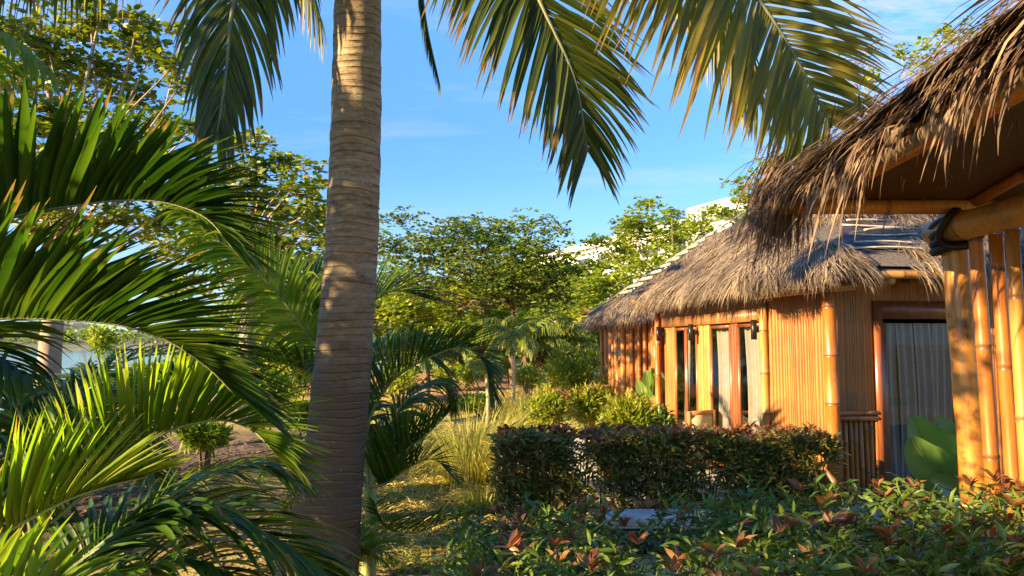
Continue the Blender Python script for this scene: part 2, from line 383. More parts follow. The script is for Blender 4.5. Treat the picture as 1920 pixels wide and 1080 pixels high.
deep = k.ramp(se.outputs[2], [(0, (.66,)*3), (.16, (.64,)*3), (.28, (.69,)*3), (.42, (.92,)*3)])
tint = k.mix(1., tint, deep, 'MULTIPLY')
skyc = k.mix(cl, tint, (1.75, 1.88, 2.05))
wt.links.new(skyc, bg.inputs[0]); bg.inputs[1].default_value = .125
scene.view_settings.view_transform = 'Standard'; scene.view_settings.look = 'None'
scene.view_settings.exposure = 1.95; scene.view_settings.gamma = 1
scene.cycles.max_bounces = 10; scene.cycles.diffuse_bounces = 7; scene.cycles.transparent_max_bounces = 8
scene.cycles.use_denoising = True
# ================================================================ ground, lake, hills
LAKE = -2.6
def gz(x, y):
    x, y = np.asarray(x, float), np.asarray(y, float)
    s = np.clip((-x-5)/28, 0, 1)*np.clip((y-8)/22, 0, 1)
    z = -4.2*s*s*(3-2*s)
    z = z+.10*np.sin(x*.9+y*.35)*np.exp(-((x+1.5)/6)**2)+.06*np.sin(x*2.1-y*1.3)*(x < 1.4)
    z = z+.35*np.exp(-((x+3.3)/1.1)**2-((y-6.8)/2.4)**2)                # the low mound of bare earth
    z = np.where(x > .2, z-.13*np.clip((x-.2)/.8, 0, 1), z)
    z = z+np.clip((y-22)/60, 0, 1)*1.4*np.clip((x+12)/16, 0, 1)
    return z
g = MB()
rr = np.r_[0, np.geomspace(.6, 4500, 150)]; aa = np.linspace(0, 2*pi, 241)[:-1]
X, Y = rr[:, None]*np.sin(aa), rr[:, None]*np.cos(aa)
Z = gz(X, Y); n_a = len(aa)
i = np.arange(len(rr)-1)[:, None]*n_a; j = np.arange(n_a); kk = (j+1) % n_a
g.add(np.stack([X, Y, Z], -1), np.stack([i+j, i+kk, i+n_a+kk, i+n_a+j], -1))
struct(g.obj('ground', M['ground'], org=(0, 0, 0), smooth=True))
wv = MB().add([[-1500, 20, LAKE], [-9, 20, LAKE], [-9, 640, LAKE], [-1500, 640, LAKE]], [[0, 1, 2, 3]])
struct(wv.obj('lake_water', M['water'], org=(0, 0, LAKE)))
hm = MB(); xs = np.linspace(-1400, 500, 120); prof = [(560, -4.2), (575, -1.8), (600, .8), (625, 2.5), (700, 12), (820, 15), (1000, -6)]
rows = []
for (yy, zz) in prof:
    k2 = 1 if zz > 3 else 0
    rows.append(np.stack([xs, yy+8*np.sin(xs*.03), zz+k2*(5*np.sin(xs*.011+1)+4*np.sin(xs*.037)+3*np.sin(xs*.09))], -1))
v = np.stack(rows); i = np.arange(len(prof)-1)[:, None]*120; j = np.arange(119)
hm.add(v, np.stack([i+j, i+j+1, i+121+j, i+120+j], -1))
struct(hm.obj('far_hills', M['hill'], org=(0, 600, 0), smooth=True))
fw = MB(); n = 9000; x = U(-1000, 350, n); dd = U(618, 700, n); hh = np.interp(dd, [618, 625, 700], [2, 2.5, 12])
ctr = np.stack([x, dd, hh+U(0, 1, n)**1.5*(5+6*np.abs(np.sin(x*.07)+.5*np.sin(x*.19)))], -1)
leaves(fw, ctr, rng.normal(size=(n, 3)), rng.normal(size=(n, 3)), U(2.5, 5, n), 1.4, True)
tag(fw.obj('far_woods', M['umbrella'], org=(0, 600, 0)), 'distant wooded bank across the lake', 'woods', kind='stuff')
# terrace slab of poured concrete in front of the huts
tb = MB(); box(tb, (3.6, 9.3, -.09), (6.6, 4.6, .1)); struct(tb.obj('terrace', M['terrace']))

# ================================================================ huts
UX, VX = nz(A(.99, .145, 0)), nz(A(-.145, .99, 0)); O2 = A(2.916, 7.784, 0)
def straw_facet(mb, e0, e1, top0, top1, n, L=(.3, .5), W=.011, lift=.03, hole=None, fringe=0, bias=1., droop=.35):
    """straws lying on a roof facet whose eave runs e0-e1 and whose top edge runs top0-top1"""
    e0, e1, top0, top1 = map(lambda a: np.asarray(a, float), (e0, e1, top0, top1))
    a, b = rng.random(n), rng.random(n)
    l0, l1 = np.linalg.norm(e1-e0), np.linalg.norm(top1-top0)
    b = (1-np.sqrt(1-b*.98)) if l1 < .5*l0 else b
    if fringe: a = np.r_[a, rng.random(fringe)]; b = np.r_[b, U(0, .06, fringe)]
    p = ((e0+(e1-e0)*a[:, None])*(1-b[:, None])+(top0+(top1-top0)*a[:, None])*b[:, None])
    along = nz(e1-e0); slope = nz((e0+e1)/2-(top0+top1)/2)
    slope = nz(slope-along*np.dot(slope, along)); nrm = nz(np.cross(along, slope)); nrm = nrm*np.sign(nrm[2])
    if hole is not None:
        m = ~hole(p); p, a, b = p[m], a[m], b[m]
    N = len(p)
    lay = rng.random(N)
    p = p+nrm*(lift*(.25+lay))[:, None]
    d = slope+along*rng.normal(0, .28, N)[:, None]+nrm*rng.normal(.03, .09, N)[:, None]
    # tufts: whole patches lean the same way
    d = d+along*(.35*np.sin(a*23+b*31)+.25*np.sin(a*61-b*17))[:, None]
    strips(mb, p, d, np.tile(nrm, (N, 1))+rng.normal(0, .3, (N, 3)), U(*L, N), W*U(.6, 1.4, N), droop*U(.3, 1.6, N), 3, 0, (.8, 1, .7, .1))
def hut(name, label, O, umax, vmax, apex, glass=True, straw=1., patch=False, ez=2.30):
    W = lambda u, v, z=0.: O+UX*u+VX*v+A(0, 0, z)
    t = thing('thatched_hut', label, 'hut', W(umax/2, vmax/2), 'thatched huts in a row')
    c0 = .45
    plan = [(0, vmax), (0, c0), (c0-.05, 0), (umax-c0, 0), (umax, c0), (umax, vmax), (umax-c0, vmax+c0), (c0, vmax+c0)]
    wt_ = 2.36
    # dark room inside
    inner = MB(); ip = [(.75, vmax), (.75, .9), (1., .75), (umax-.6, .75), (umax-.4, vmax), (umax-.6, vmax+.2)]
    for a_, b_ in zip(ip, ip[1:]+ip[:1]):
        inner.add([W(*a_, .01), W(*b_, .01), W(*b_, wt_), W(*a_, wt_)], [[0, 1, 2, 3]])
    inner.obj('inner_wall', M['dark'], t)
    fl = MB(); fl.add([W(u, v, .015) for u, v in plan], None, [[0, i, i+1] for i in range(1, 7)]); fl.obj('hut_floor', M['terrace'], t)
    # walls of split bamboo boards
    def boards(p0, p1, z0, z1, w=.027, th=.0035):
        mb = MB(); a, b = A(*p0), A(*p1); Lw = np.linalg.norm(b-a); n = max(1, round(Lw/w)); dr = (b-a)/Lw
        nn = nz(np.cross(dr, A(0, 0, 1)))
        cuts = np.r_[0, np.cumsum(U(.5, 1.6, n))]; cuts /= cuts[-1]
        for q in range(n):
            s0, s1 = a+dr*(Lw*cuts[q]+.0004), a+dr*(Lw*cuts[q+1]-.0004)
            lift = nn*th*U(.7, 1.2)
            pr = [s0, s0+lift*.8+dr*.002, (s0+s1)/2+lift*1.15, s1+lift*.8-dr*.002, s1]
            vv = [p+A(0, 0, z) for z in (z0, z1) for p in pr]
            mb.add(vv, [[i, i+1, i+6, i+5] for i in range(4)])
        nodes = MB()
        return mb
    def backing(p0, p1, z0, z1, inset=.03, mb=None):
        mb = mb or MB(); a, b = A(*p0), A(*p1); dr = nz(b-a); nn = nz(np.cross(dr, A(0, 0, 1)))
        return mb.add([a-nn*inset+A(0, 0, z0), b-nn*inset+A(0, 0, z0), b-nn*inset+A(0, 0, z1), a-nn*inset+A(0, 0, z1)], [[0, 1, 2, 3]])
    # wall B (chamfer) and C (front)
    Bq = (W(0, c0), W(c0-.05, 0)); dU = .95
    o = boards(*Bq, .0, wt_).obj('bamboo_wall', M['board'], t)
    o = boards(W(c0-.05, 0), W(dU, 0), .86, wt_).obj('bamboo_wall', M['board'], t)
    lowp = MB()
    for q in range(9):
        u = c0+.02+q*(dU-c0-.03)/8; bamboo(lowp, W(u, -.01, .0), W(u, -.01, .80), .027, .5)
    lowp.obj('bamboo_dado', M['bamboo'], t)
    dd_ = MB(); backing(W(c0-.05, 0), W(dU, 0), 0, .9, .02, dd_); dd_.obj('dado_backing', M['frame'], t)
    for z in (.83, .885):
        r_ = MB(); bamboo(r_, W(c0-.02, -.035, z), W(dU, -.035, z), .028); r_.obj('dado_rail', M['bamboo'], t)
    boards(W(dU, 0), W(umax-c0, 0), 2.07, wt_).obj('bamboo_wall', M['board'], t)
    boards(W(2.2, 0), W(umax-c0, 0), 0, 2.07).obj('bamboo_wall', M['board'], t)
    rest = MB()
    for a_, b_ in zip(plan[3:]+plan[:0], plan[4:]+plan[:1]): backing(W(*a_), W(*b_), 0, wt_, 0, rest)
    rest.obj('back_wall', M['board'], t)
    # door in wall C
    fr = thing_part('door', t)
    mb = MB()
    for u in (dU+.045, 2.2-.045): box(mb, W(u, .0, 1.035), (.09, .1, 2.07), UX, VX)
    box(mb, W((dU+2.2)/2, .004, 1.975), (2.2-dU-.18, .1, .19), UX, VX)
    for u in (dU+.125, 2.2-.125): box(mb, W(u, .03, .915), (.07, .05, 1.85), UX, VX)
    mb.obj('door_frame', M['frame'], fr)
    mb = MB(); mb.add([W(dU+.16, .03, .02), W(2.04, .03, .02), W(2.04, .03, 1.83), W(dU+.16, .03, 1.83)], [[0, 1, 2, 3]]); mb.obj('glass_pane', M['glass'], fr)
    # lashed poles on the corners
    for k_, (u, v, r) in enumerate(((c0-.08, -.13, .074), (-.05, c0+.03, .05), (-.07, vmax+.12, .05))):
        mb = MB(); bamboo(mb, W(u, v, -.05), W(u, v, 2.3), r, .5, 14); mb.obj('corner_post', M['bamboo' if k_ != 1 else 'bamboo_pale'], t)
    # wall A
    if glass:
        v0, v1 = c0+.16, vmax
        boards(W(0, v1), W(0, c0), 1.98, wt_).obj('bamboo_wall', M['board'], t)
        mb = MB(); box(mb, W(-.03, (v0+v1)/2, 1.94), (.05, v1-v0, .14), UX, VX); mb.obj('lintel', M['chair'], t)
        jam = [v0, v0+.88, v0+1.06, v0+1.25, v0+1.70, v1-.62, v1-.3]
        # four glass leaves: three posts of timber between them
        for (a_, b_) in ((.58, 1.18), (1.40, 1.99), (2.47, 2.84), (2.88, 3.26)):
            d_ = thing_part('glass_door', t)
            mb = MB()
            for vv in (a_, b_): box(mb, W(-.012, vv, .93), (.03, .035, 1.84), UX, VX)
            box(mb, W(-.01, (a_+b_)/2, .06), (.028, b_-a_-.036, .1), UX, VX); box(mb, W(-.01, (a_+b_)/2, 1.83), (.028, b_-a_-.036, .04), UX, VX)
            mb.obj('door_frame', M['frame'], d_)
            mb = MB(); mb.add([W(-.014, b_, .1), W(-.014, a_, .1), W(-.014, a_, 1.82), W(-.014, b_, 1.82)], [[0, 1, 2, 3]]); mb.obj('glass_pane', M['glass'], d_)
        for vv, wd, mt in ((1.29, .2, 'frame'), (2.23, .42, 'bamboo_pale'), (3.5, .46, 'board'), (.51, .12, 'board')):
            mb = boards(W(-.012, vv+wd/2), W(-.012, vv-wd/2), 0, 1.87, .07, .012); mb.obj('door_post', M[mt], t)
        for vv in (.52, 2.36, 3.66):
            lm = thing_part('wall_lamp', t)
            mb = MB(); tube(mb, [W(-.14, vv, 1.66), W(-.14, vv, 1.88)], .034, 12); mb.obj('lamp_tube', M['lampmetal'], lm)
            mb = MB(); box(mb, W(-.085, vv, 1.77), (.07, .045, .06), UX, VX); mb.obj('lamp_bracket', M['lampmetal'], lm)
    else:
        backing(W(0, vmax), W(0, c0), 0, wt_, .05).obj('back_wall', M['board'], t)
        for q in range(9):
            v = c0+.05+q*(vmax-c0-.1)/8
            mb = MB(); bamboo(mb, W(-.05+U(-.02, .02), v, 0), W(-.05, v+U(-.03, .03), 2.3), U(.035, .05), .45); mb.obj('wall_pole', M['bamboo' if q % 3 else 'bamboo_pale'], t)
        for q in range(5):
            u = .06+q*.1
            mb = MB(); p_ = W(.02+u*.9, c0-u*1.05-.06); bamboo(mb, p_, p_+A(0, 0, 2.3), .042, .45); mb.obj('wall_pole', M['bamboo'], t)
    # ---- roof
    ov = .42
    E = [(-ov, vmax-.2), (-ov, .3), (.32, -ov), (umax-.3, -ov), (umax+ov, .3), (umax+ov, vmax), (umax-.3, vmax+c0+ov), (.3, vmax+c0+.1)]
    E3 = [W(u, v, ez+(.1 if i in (2, 3) else 0)) for i, (u, v) in enumerate(E)]
    AP = W(*apex)
    rf = MB(); rf.add(E3+[AP], None, [[i, (i+1) % 8, 8] for i in range(8)])
    rf.add([e-A(0, 0, .05) for e in E3]+[AP-A(0, 0, .05)], None, [[(i+1) % 8, i, 8] for i in range(8)])
    roof = rf.obj('roof', M['thatch_under'], t)
    for i in range(8):
        pl = MB(); a_, b_ = E3[i-1], E3[i]; dr = nz(b_-a_)
        bamboo(pl, a_-dr*.1-A(0, 0, .1), b_+dr*.1-A(0, 0, .1), .042); pl.obj('eave_pole', M['bamboo_pale'], roof)
    th = MB()
    def hole(p):
        q = p-O; u, v, z = q@UX, q@VX, q[:, 2]
        wob = .10*np.sin(z*23)+.06*np.sin(u*19+z*9)
        h1 = (u > .45+wob*.6) & (u < 1.75-(z-2.4)*.35+wob) & (z > 2.72+.05*np.sin(u*9)) & (z < 3.08+wob*.3) & (v < 1.2)
        h2 = (u > .62+wob) & (u < 1.22+wob) & (z <= 2.78) & (v < .9)
        return h1 | h2
    dens = [2600, 1900, 4600, 700, 500, 400, 700, 1400]
    for i in range(8):
        a_, b_ = E3[i-1], E3[i]
        straw_facet(th, a_, b_, AP, AP, int(dens[i]*straw), (.22, .46), .0085, .07, (hole if i in (1, 2, 3) else None) if patch else (lambda p: (p[:, 2] > ez+.4) & (rng.random(len(p)) < .85)) if i < 2 else None, 0)
    # the fringe hanging over the eaves
    for i in (0, 1, 2, 3):
        a_, b_ = E3[i-1], E3[i]; L_ = np.linalg.norm(b_-a_); n = int(L_*620*straw)
        s = rng.random(n); up = AP-(a_+b_)/2; up = nz(up)
        p = a_+(b_-a_)*s[:, None]+up*U(-.02, .34, n)[:, None]+A(0, 0, 1)*U(.0, .09, n)[:, None]
        if patch and i in (2, 3): m = ~hole(p); p = p[m]; s = s[m]
        N = len(p); al = nz(b_-a_)
        d = -up+al*(rng.normal(0, .22, N)+.3*np.sin(s*L_*7)+(.4 if i == 3 else .1))[:, None]
        ln = U(.14, .36, N)*(1+.35*np.sin(s*L_*5+1)*np.sin(s*L_*13))
        strips(th, p, d, A(0, 0, 1)+rng.normal(0, .3, (N, 3)), ln, .0095*U(.6, 1.3, N), U(.25, 1.0, N), 4, 0, (.8, 1, .8, .5, .08))
    th.obj('thatch', M['thatch'], roof)
    if patch:
        sb = MB(); th2 = MB()
        a_, b_ = E3[2-1], E3[2]
        nC = nz(np.cross(E3[3]-E3[2], AP-E3[2])); nC = nC*np.sign(nC[2])
        def onC(u, s): 
            e = E3[2]+(E3[3]-E3[2])*u; return e+(AP-e)*s+nC*.022
        sb.add([onC(.0, .12), onC(.33, .12), onC(.30, .52), onC(.0, .5)], [[0, 1, 2, 3]])
        sb.obj('roof_sheet', M['sheet_and_shade'], roof)
        for q in range(170):
            p0 = onC(U(0, .5), U(.08, .5)); p1 = p0+UX*U(.1, .4)*(1 if q % 2 else -1)+A(0, 0, U(-.05, .05))
            strips(th2, (p0+nC*U(.01, .05))[None], (p1-p0)[None], nC[None], np.linalg.norm(p1-p0), .010, .1, 3, 0, (.8, 1, .8, .2))
        th2.obj('loose_straw', M['thatch'], roof)
        for s, u0, u1 in ((.10, .02, .34), (.155, .05, .3), (.22, .03, .33), (.30, .0, .36), (.345, .02, .2), (.42, -.02, .5), (.26, .1, .24), (.47, .02, .2)):
            bt = MB(); p0, p1 = onC(u0, s), onC(u1, s+U(-.02, .02)); tube(bt, spline([p0, (p0+p1)/2+A(0, 0, U(-.02, .03)), p1], 8)+nC*.02, .011, 6); bt.obj('batten', M['batten'], roof)
    else:
        for s in np.linspace(.2, .9, 12):
            for (a_, b_) in ((E3[0], E3[1]), ):
                bt = MB(); p0, p1 = a_+(AP-a_)*s, b_+(AP-b_)*s; nn = A(-.4, -.1, .9)
                tube(bt, [p0+nn*.10, p1+nn*.10], .028, 6); bt.obj('batten', M['batten'], roof)
        bt = MB(); tube(bt, [E3[0]+A(0, 0, .12), AP+A(0, 0, .1)], .02, 6); bt.obj('hip_pole', M['batten'], roof)
    # short beams that carry the eaves
    for (u, v, du, dv) in ((.9, .1, 0, -.52), (1.35, .1, 0, -.5), (-.1, vmax-.1, -.4, .15)):
        mb = MB(); bamboo(mb, W(u, v, 2.32), W(u+du, v+dv, 2.25), .045); mb.obj('rafter_end', M['bamboo_pale'], t)
    mb = MB(); bamboo(mb, W(-.30, .24, 2.13), W(.55, -.33, 2.20), .045, .6); mb.obj('wall_plate', M['bamboo_pale'], t)
    return t, W
def thing_part(name, parent):
    o = bpy.data.objects.new(name, None); COL.objects.link(o); o.empty_display_size = .1
    o['_org'] = tuple(parent['_org']); o.parent = parent
    return o
h2, W2 = hut('hut', 'thatched bamboo hut with glass doors and a worn patch on its roof', O2, 4.2, 3.75, (2.0, 2.0, 4.08), True, 3.8, True)
O3 = O2+VX*5.33
h3, W3 = hut('hut', 'smaller thatched hut of upright bamboo poles, beyond the hut with glass doors', O3, 3.8, 1.75, (2.7, 1.2, 4.15), False, 1.5, False, 2.10)

# curtains hang inside the doors (things of their own)
def curtain(W, v_or_u, side, a, b, z0, z1, inset, mat, label, folds=5, amp=.03):
    n = 90; s = np.linspace(0, 1, n); w_ = a+(b-a)*s
    ph = U(0, 6); off = inset+amp*np.sin(s*folds*2*pi+ph)+amp*.5*np.sin(s*folds*4.7*pi+ph*2)
    rows = []
    for z in np.linspace(z0, z1, 8):
        sway = .02*sin(z*2.3+ph)
        rows.append([W(off[i]+sway, w_[i], z) if side == 'A' else W(w_[i], off[i]+sway, z) for i in range(n)])
    v = np.array(rows); i = np.arange(7)[:, None]*n; j = np.arange(n-1)
    mb = MB().add(v, np.stack([i+j, i+j+1, i+n+j+1, i+n+j], -1))
    return tag(mb.obj('curtain', M[mat], smooth=True), label, 'curtain', 'curtains behind the hut glass')
wd = (2.0-1.13)/4
for q, lb in enumerate(('grey curtain panel nearest the red door frame, behind the paddle-leaf plant', 'second grey curtain panel from the red door frame', 'third grey curtain panel from the red door frame', 'grey curtain panel half hidden by the thick mottled post')):
    curtain(W2, 0, 'C', 1.13+q*wd+.004, 1.13+(q+1)*wd-.012, .05, 1.84, .17, 'curtain', lb, 1.7, .026)
v0 = .61
for (a, b, lb) in ((.61, 1.16, 'pale curtain in the glass door closest to the bamboo corner'), (1.44, 1.975, 'widest pale curtain, behind the glass left of the red timber post'), (2.9, 3.12, 'narrow pale curtain behind the glass above the wooden chair')):
    curtain(W2, 0, 'A', a, b, .12, 1.8, .09, 'curtain_white', lb, 4, .025)

# ================================================================ pavilion at the right edge
pv = thing('thatched_pavilion', 'brown thatched roof on a thick mottled post with a row of bamboo poles', 'pavilion', (2.45, 4.0, -.1))
px_ = 2.42
mb = MB(); tube(mb, spline([(2.47, 4.0, -.15), (2.455, 4.0, .9), (2.43, 4.0, 1.7), (2.40, 4.0, 2.36)], 40), .068*(1+.03*np.sin(np.arange(40)*.9)), 20); mb.obj('post', M['post'], pv, smooth=True)
mb = MB(); bamboo(mb, (2.36, 4.09, 2.22), (2.36, .2, 2.22), .074, 1.0, 18, .004); mb.obj('beam', M['bamboo_pale'], pv, smooth=True)
mb = MB()
for z in (2.13, 2.17, 2.21, 2.25): tube(mb, [A(2.40+.10*cos(a), 3.985+.10*sin(a), z+.025*cos(a*1+z*9)) for a in np.linspace(0, 2*pi, 24)], .024, 6)
mb.obj('lashing', M['black'], pv)
mb = MB(); tube(mb, [A(2.36+.096*cos(a), 3.87+.05*sin(a*2), 2.21+.096*sin(a)) for a in np.linspace(0, 2*pi, 24)], .02, 6); mb.obj('lashing', M['black'], pv)
for q in range(20):
    y = 3.80-q*.138; jx = U(-.012, .012)
    mb = MB(); bamboo(mb, (px_+.03+jx, y+U(-.006, .006), -.1), (px_-.01+jx, y, 2.15), .034+U(-.003, .004), .55, 14, .003); mb.obj('wall_pole', M['bamboo' if q % 3 != 2 else 'bamboo_pale'], pv, smooth=True)
# roof: hipped, its near corner over the garden
ex, ey, ez = 1.505, 3.9, 2.37
AP = A(4.3, 1.0, 3.95); C0 = A(ex, ey, ez); Cn = A(ex-.412, -1.9, ez); Cr = A(7.2, ey, ez); Cb = A(7.2, -1.9, ez)
rm = MB(); rm.add([C0, Cn, Cb, Cr, AP], None, [[0, 1, 4], [1, 2, 4], [2, 3, 4], [3, 0, 4]])
proof = rm.obj('ceiling', M['ceiling'], pv)
tm = MB(); up_ = A(0, 0, .1); tm.add([c+up_+(c-AP)*A(.02, .02, 0) for c in (C0, Cn, Cb, Cr)]+[AP+up_*1.5], None, [[0, 1, 4], [1, 2, 4], [2, 3, 4], [3, 0, 4]]); tm.obj('thatch_bed', M['thatch_under'], proof)
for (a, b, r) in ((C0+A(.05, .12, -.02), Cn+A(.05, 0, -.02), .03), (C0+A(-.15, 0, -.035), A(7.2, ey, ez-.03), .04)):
    mb = MB(); bamboo(mb, a, b, r, .7, 12, .002); mb.obj('eave_pole', M['bamboo_shaded' if r < .035 else 'bamboo_pale'], pv)
def under(f, g): # point on the ceiling: f along the left eave, g up the slope
    e = C0+(Cn-C0)*f; return e+(AP-e)*g-A(0, 0, .045)
mb = MB(); bamboo(mb, C0-A(0, 0, .06), AP-A(0, 0, .06), .035); mb.obj('rafter', M['bamboo'], pv)
for f in (.09, .2, .33, .47, .6, .75):
    e = C0+(Cn-C0)*f; mb = MB(); bamboo(mb, e+A(.3, 0, .10), e+A(1.6, 0, .8)-A(0, 0, .0), .032); mb.obj('rafter', M['bamboo'], pv)
for f in (.16, .36, .56):
    e = C0+(Cr-C0)*f; mb = MB(); bamboo(mb, e-A(0, -.05, .05), e+(AP-e)*.8-A(0, 0, .06), .03); mb.obj('rafter', M['bamboo'], pv)
for s in (.35, .62):
    a, b = C0+(AP-C0)*s, Cn+(AP-Cn)*s; mb = MB(); bamboo(mb, a-A(0, 0, .12), b-A(0, 0, .12), .03); mb.obj('purlin', M['bamboo'], pv)
mb = MB(); bamboo(mb, A(ex+.2, 2.72, ez+.06), A(ex-.10, 2.72, ez+.01), .04, .6); mb.obj('rafter_end', M['bamboo_shaded'], pv)
st = MB()
for (a_, b_, n, sk) in ((Cn, C0, 38000, 1.9), (C0, Cr, 4200, -.1)):
    al = nz(b_-a_); L_ = np.linalg.norm(b_-a_); up = nz((AP-(a_+b_)/2)-al*np.dot(AP-(a_+b_)/2, al)); nrm = nz(np.cross(al, up)); nrm *= np.sign(nrm[2])
    s = rng.random(n)*(.955 if sk > 0 else 1); g_ = np.abs(rng.normal(0, .22, n))
    p = a_+(b_-a_)*s[:, None]+up*(g_+(.27 if sk > 0 else .12))[:, None]+A(0, 0, 1)*(rng.random(n)**.8*.15+(.05 if sk > 0 else .02))[:, None]
    d = -up*(.5 if sk > 0 else 1)+al*(rng.normal(0, .3, n)+sk+.25*np.sin(s*L_*9))[:, None]+nrm*rng.normal(0, .10, n)[:, None]
    ln = U(.10, .27, n)*(1 if sk > 0 else .7)*(1+.3*np.sin(s*L_*6))
    strips(st, p, d, A(0, 0, 1)+rng.normal(0, .4, (n, 3)), ln, .0046*U(.5, 1.7, n), U(.0, .3, n), 4, 0, (.8, 1, .8, .6, .05))
    # ragged bunches hanging below the eave
    nb = 19 if sk > 0 else 9
    for q in range(nb):
        s0 = (q+U(.1, .9))/nb; m = int(U(8, 34)); l0 = U(.12, .38)*(1 if sk > 0 else .45)
        p = a_+(b_-a_)*(s0+rng.normal(0, .010, m))[:, None]+up*U(-.08, .04, m)[:, None]+A(0, 0, 1)*U(-.02, .08, m)[:, None]
        d = -up*.5+A(0, 0, -1)*.7+al*rng.normal(.1, .16, m)[:, None]+rng.normal(0, .08, (m, 3))
        strips(st, p, d, -up+rng.normal(0, .4, (m, 3)), l0*U(.5, 1.2, m), .008*U(.6, 2., m), .5, 5, 0, (.8, 1, .9, .6, .3, .04), rng.normal(0, .12, (m, 3)))
# the heavy bunch at the corner
m = 850; an = U(pi*.45, pi*1.1, m)
p = C0+np.stack([np.cos(an)*.12, np.sin(an)*.12, U(-.02, .22, m)], -1)+rng.normal(0, .05, (m, 3))+A(.04, -.04, 0)
d = np.stack([np.cos(an)*.5, np.sin(an)*.35, U(-.9, -.2, m)], -1)+rng.normal(0, .15, (m, 3))
strips(st, p, d, A(0, 0, 1)+rng.normal(0, .5, (m, 3)), U(.18, .42, m), .007*U(.6, 1.5, m), U(.3, 1.2, m), 5, 0, (.8, 1, .9, .7, .4, .05))
# top of the roof
straw_facet(st, Cn, C0, AP, AP, 8000, (.18, .32), .009, .15); straw_facet(st, C0, Cr, AP, AP, 3000, (.2, .35), .009, .15)
st.obj('thatch', M['thatch_brown'], proof)

# ================================================================ hotel on the rise behind
hb = thing('white_building', 'long white flat roofed building on the rise behind the trees', 'building', P(1200, 600, 90))
a, b = P(1362, 640, 72), P(940, 640, 122); a[2] = b[2] = 0; dr = nz(b-a); nn = nz(np.cross(dr, A(0, 0, 1)));
nn = nn if nn[0] < 0 else -nn
Lb = np.linalg.norm(b-a); mid = (a+b)/2
mb = MB(); box(mb, mid-nn*6+A(0, 0, 7.1), (Lb, 12, 14.2), dr, nn); mb.obj('wall', M['white_wall'], hb)
for (f, l, h) in ((.08, .12, 2.2), (.36, .10, 1.5), (.70, .2, 1.2)):
    mb = MB(); box(mb, a+dr*Lb*f-nn*5+A(0, 0, 14.2+h/2), (Lb*l, 7, h), dr, nn); mb.obj('roof_block', M['white_wall'], hb)
mb = MB(); box(mb, mid+nn*.25+A(0, 0, 14.4), (Lb+.6, .6, .7), dr, nn); mb.obj('parapet', M['white_wall'], hb)
for fl_ in (8.9, 12.2):
    for q in range(11):
        w_ = thing_part('window', hb)
        mb = MB(); box(mb, a+dr*(Lb*(q+.5)/11)+nn*.02+A(0, 0, fl_), (3.0, .08, 1.5), dr, nn); mb.obj('pane', M['winglass'], w_)
        mb = MB(); box(mb, a+dr*(Lb*(q+.5)/11)+nn*.35+A(0, 0, fl_-.9), (3.4, .7, .2), dr, nn); mb.obj('balcony_slab', M['white_wall'], w_)
# ================================================================ broadleaved trees
def pad_tree(label, cat, base, fork, pads, mat, leaf, dens=60, bark='bark', r0=.16, name='broadleaf_tree', group=None, flat=.28, lite=True, rosette=6, wid=1.1):
    """a trunk to the fork, a limb to every pad (centre, radius), twigs and leaf rosettes through each flat pad"""
    base, fork = A(*base), A(*fork)
    t = thing(name, label, cat, base, group)
    wd_ = MB(); tube(wd_, spline([base-A(0, 0, .2), (base*.6+fork*.4)+A(*U(-.08, .08, 2), 0), fork], 14), np.linspace(r0*1.25, r0*.8, 14), 9)
    lv = MB(); PP, DD, UU, LL = [], [], [], []
    for c, r in pads:
        c = A(*c); dist = np.linalg.norm(c-fork)
        mid = fork+(c-fork)*.5+A(0, 0, -.12*dist*.5)+rng.normal(0, .05*dist, 3)
        rl = max(.012, min(r0*.32, .02*r+.012))
        tube(wd_, spline([fork+rng.normal(0, r0*.2, 3), mid, c], 10), np.linspace(rl*1.5, rl*.5, 10), 6)
        nt = max(5, int(5+r*2))
        for q in range(nt):
            a = 2*pi*q/nt+U(0, 1); tip = c+A(cos(a), sin(a), U(-.22, .22))*r*U(.6, 1.)
            m2 = c+(tip-c)*.5+rng.normal(0, .06*r, 3)
            tw = spline([c, m2, tip], 6); tube(wd_, tw, np.linspace(rl*.5, rl*.15, 6), 4, False)
            nr = max(3, int(dens*2.6*r*r/nt))
            s = rng.random(nr)**.7
            p = c+(tip-c)*s[:, None]*1.1+rng.normal(0, 1, (nr, 3))*A(.24*r, .24*r, flat*.8*r)
            p[:, 2] += flat*.2*r*(1-s)
            for k_ in range(rosette):
                an = 2*pi*k_/rosette+U(0, 6.28, nr)
                d = np.stack([np.cos(an), np.sin(an), U(-.35, .55, nr)], -1)
                PP.append(p+d*leaf*.12); DD.append(d); UU.append(A(0, 0, 1)+rng.normal(0, .7, (nr, 3))); LL.append(leaf*U(.6, 1.25, nr))
    leaves(lv, np.concatenate(PP), np.concatenate(DD), np.concatenate(UU), np.concatenate(LL), wid, lite)
    wd_.obj('trunk', M[bark], t, smooth=True); lv.obj('crown', M[mat], t)
    return t
def pads_px(lst, d, jit=1.0):
    out = []
    for (x, y, r) in lst:
        dd = d*U(1-.10*jit, 1+.10*jit); out.append((P(x, y, dd), r/FPX*dd))
    return out
def onground(px, d):
    p = P(px, 600, d); return A(p[0], p[1], gz(p[0], p[1]))
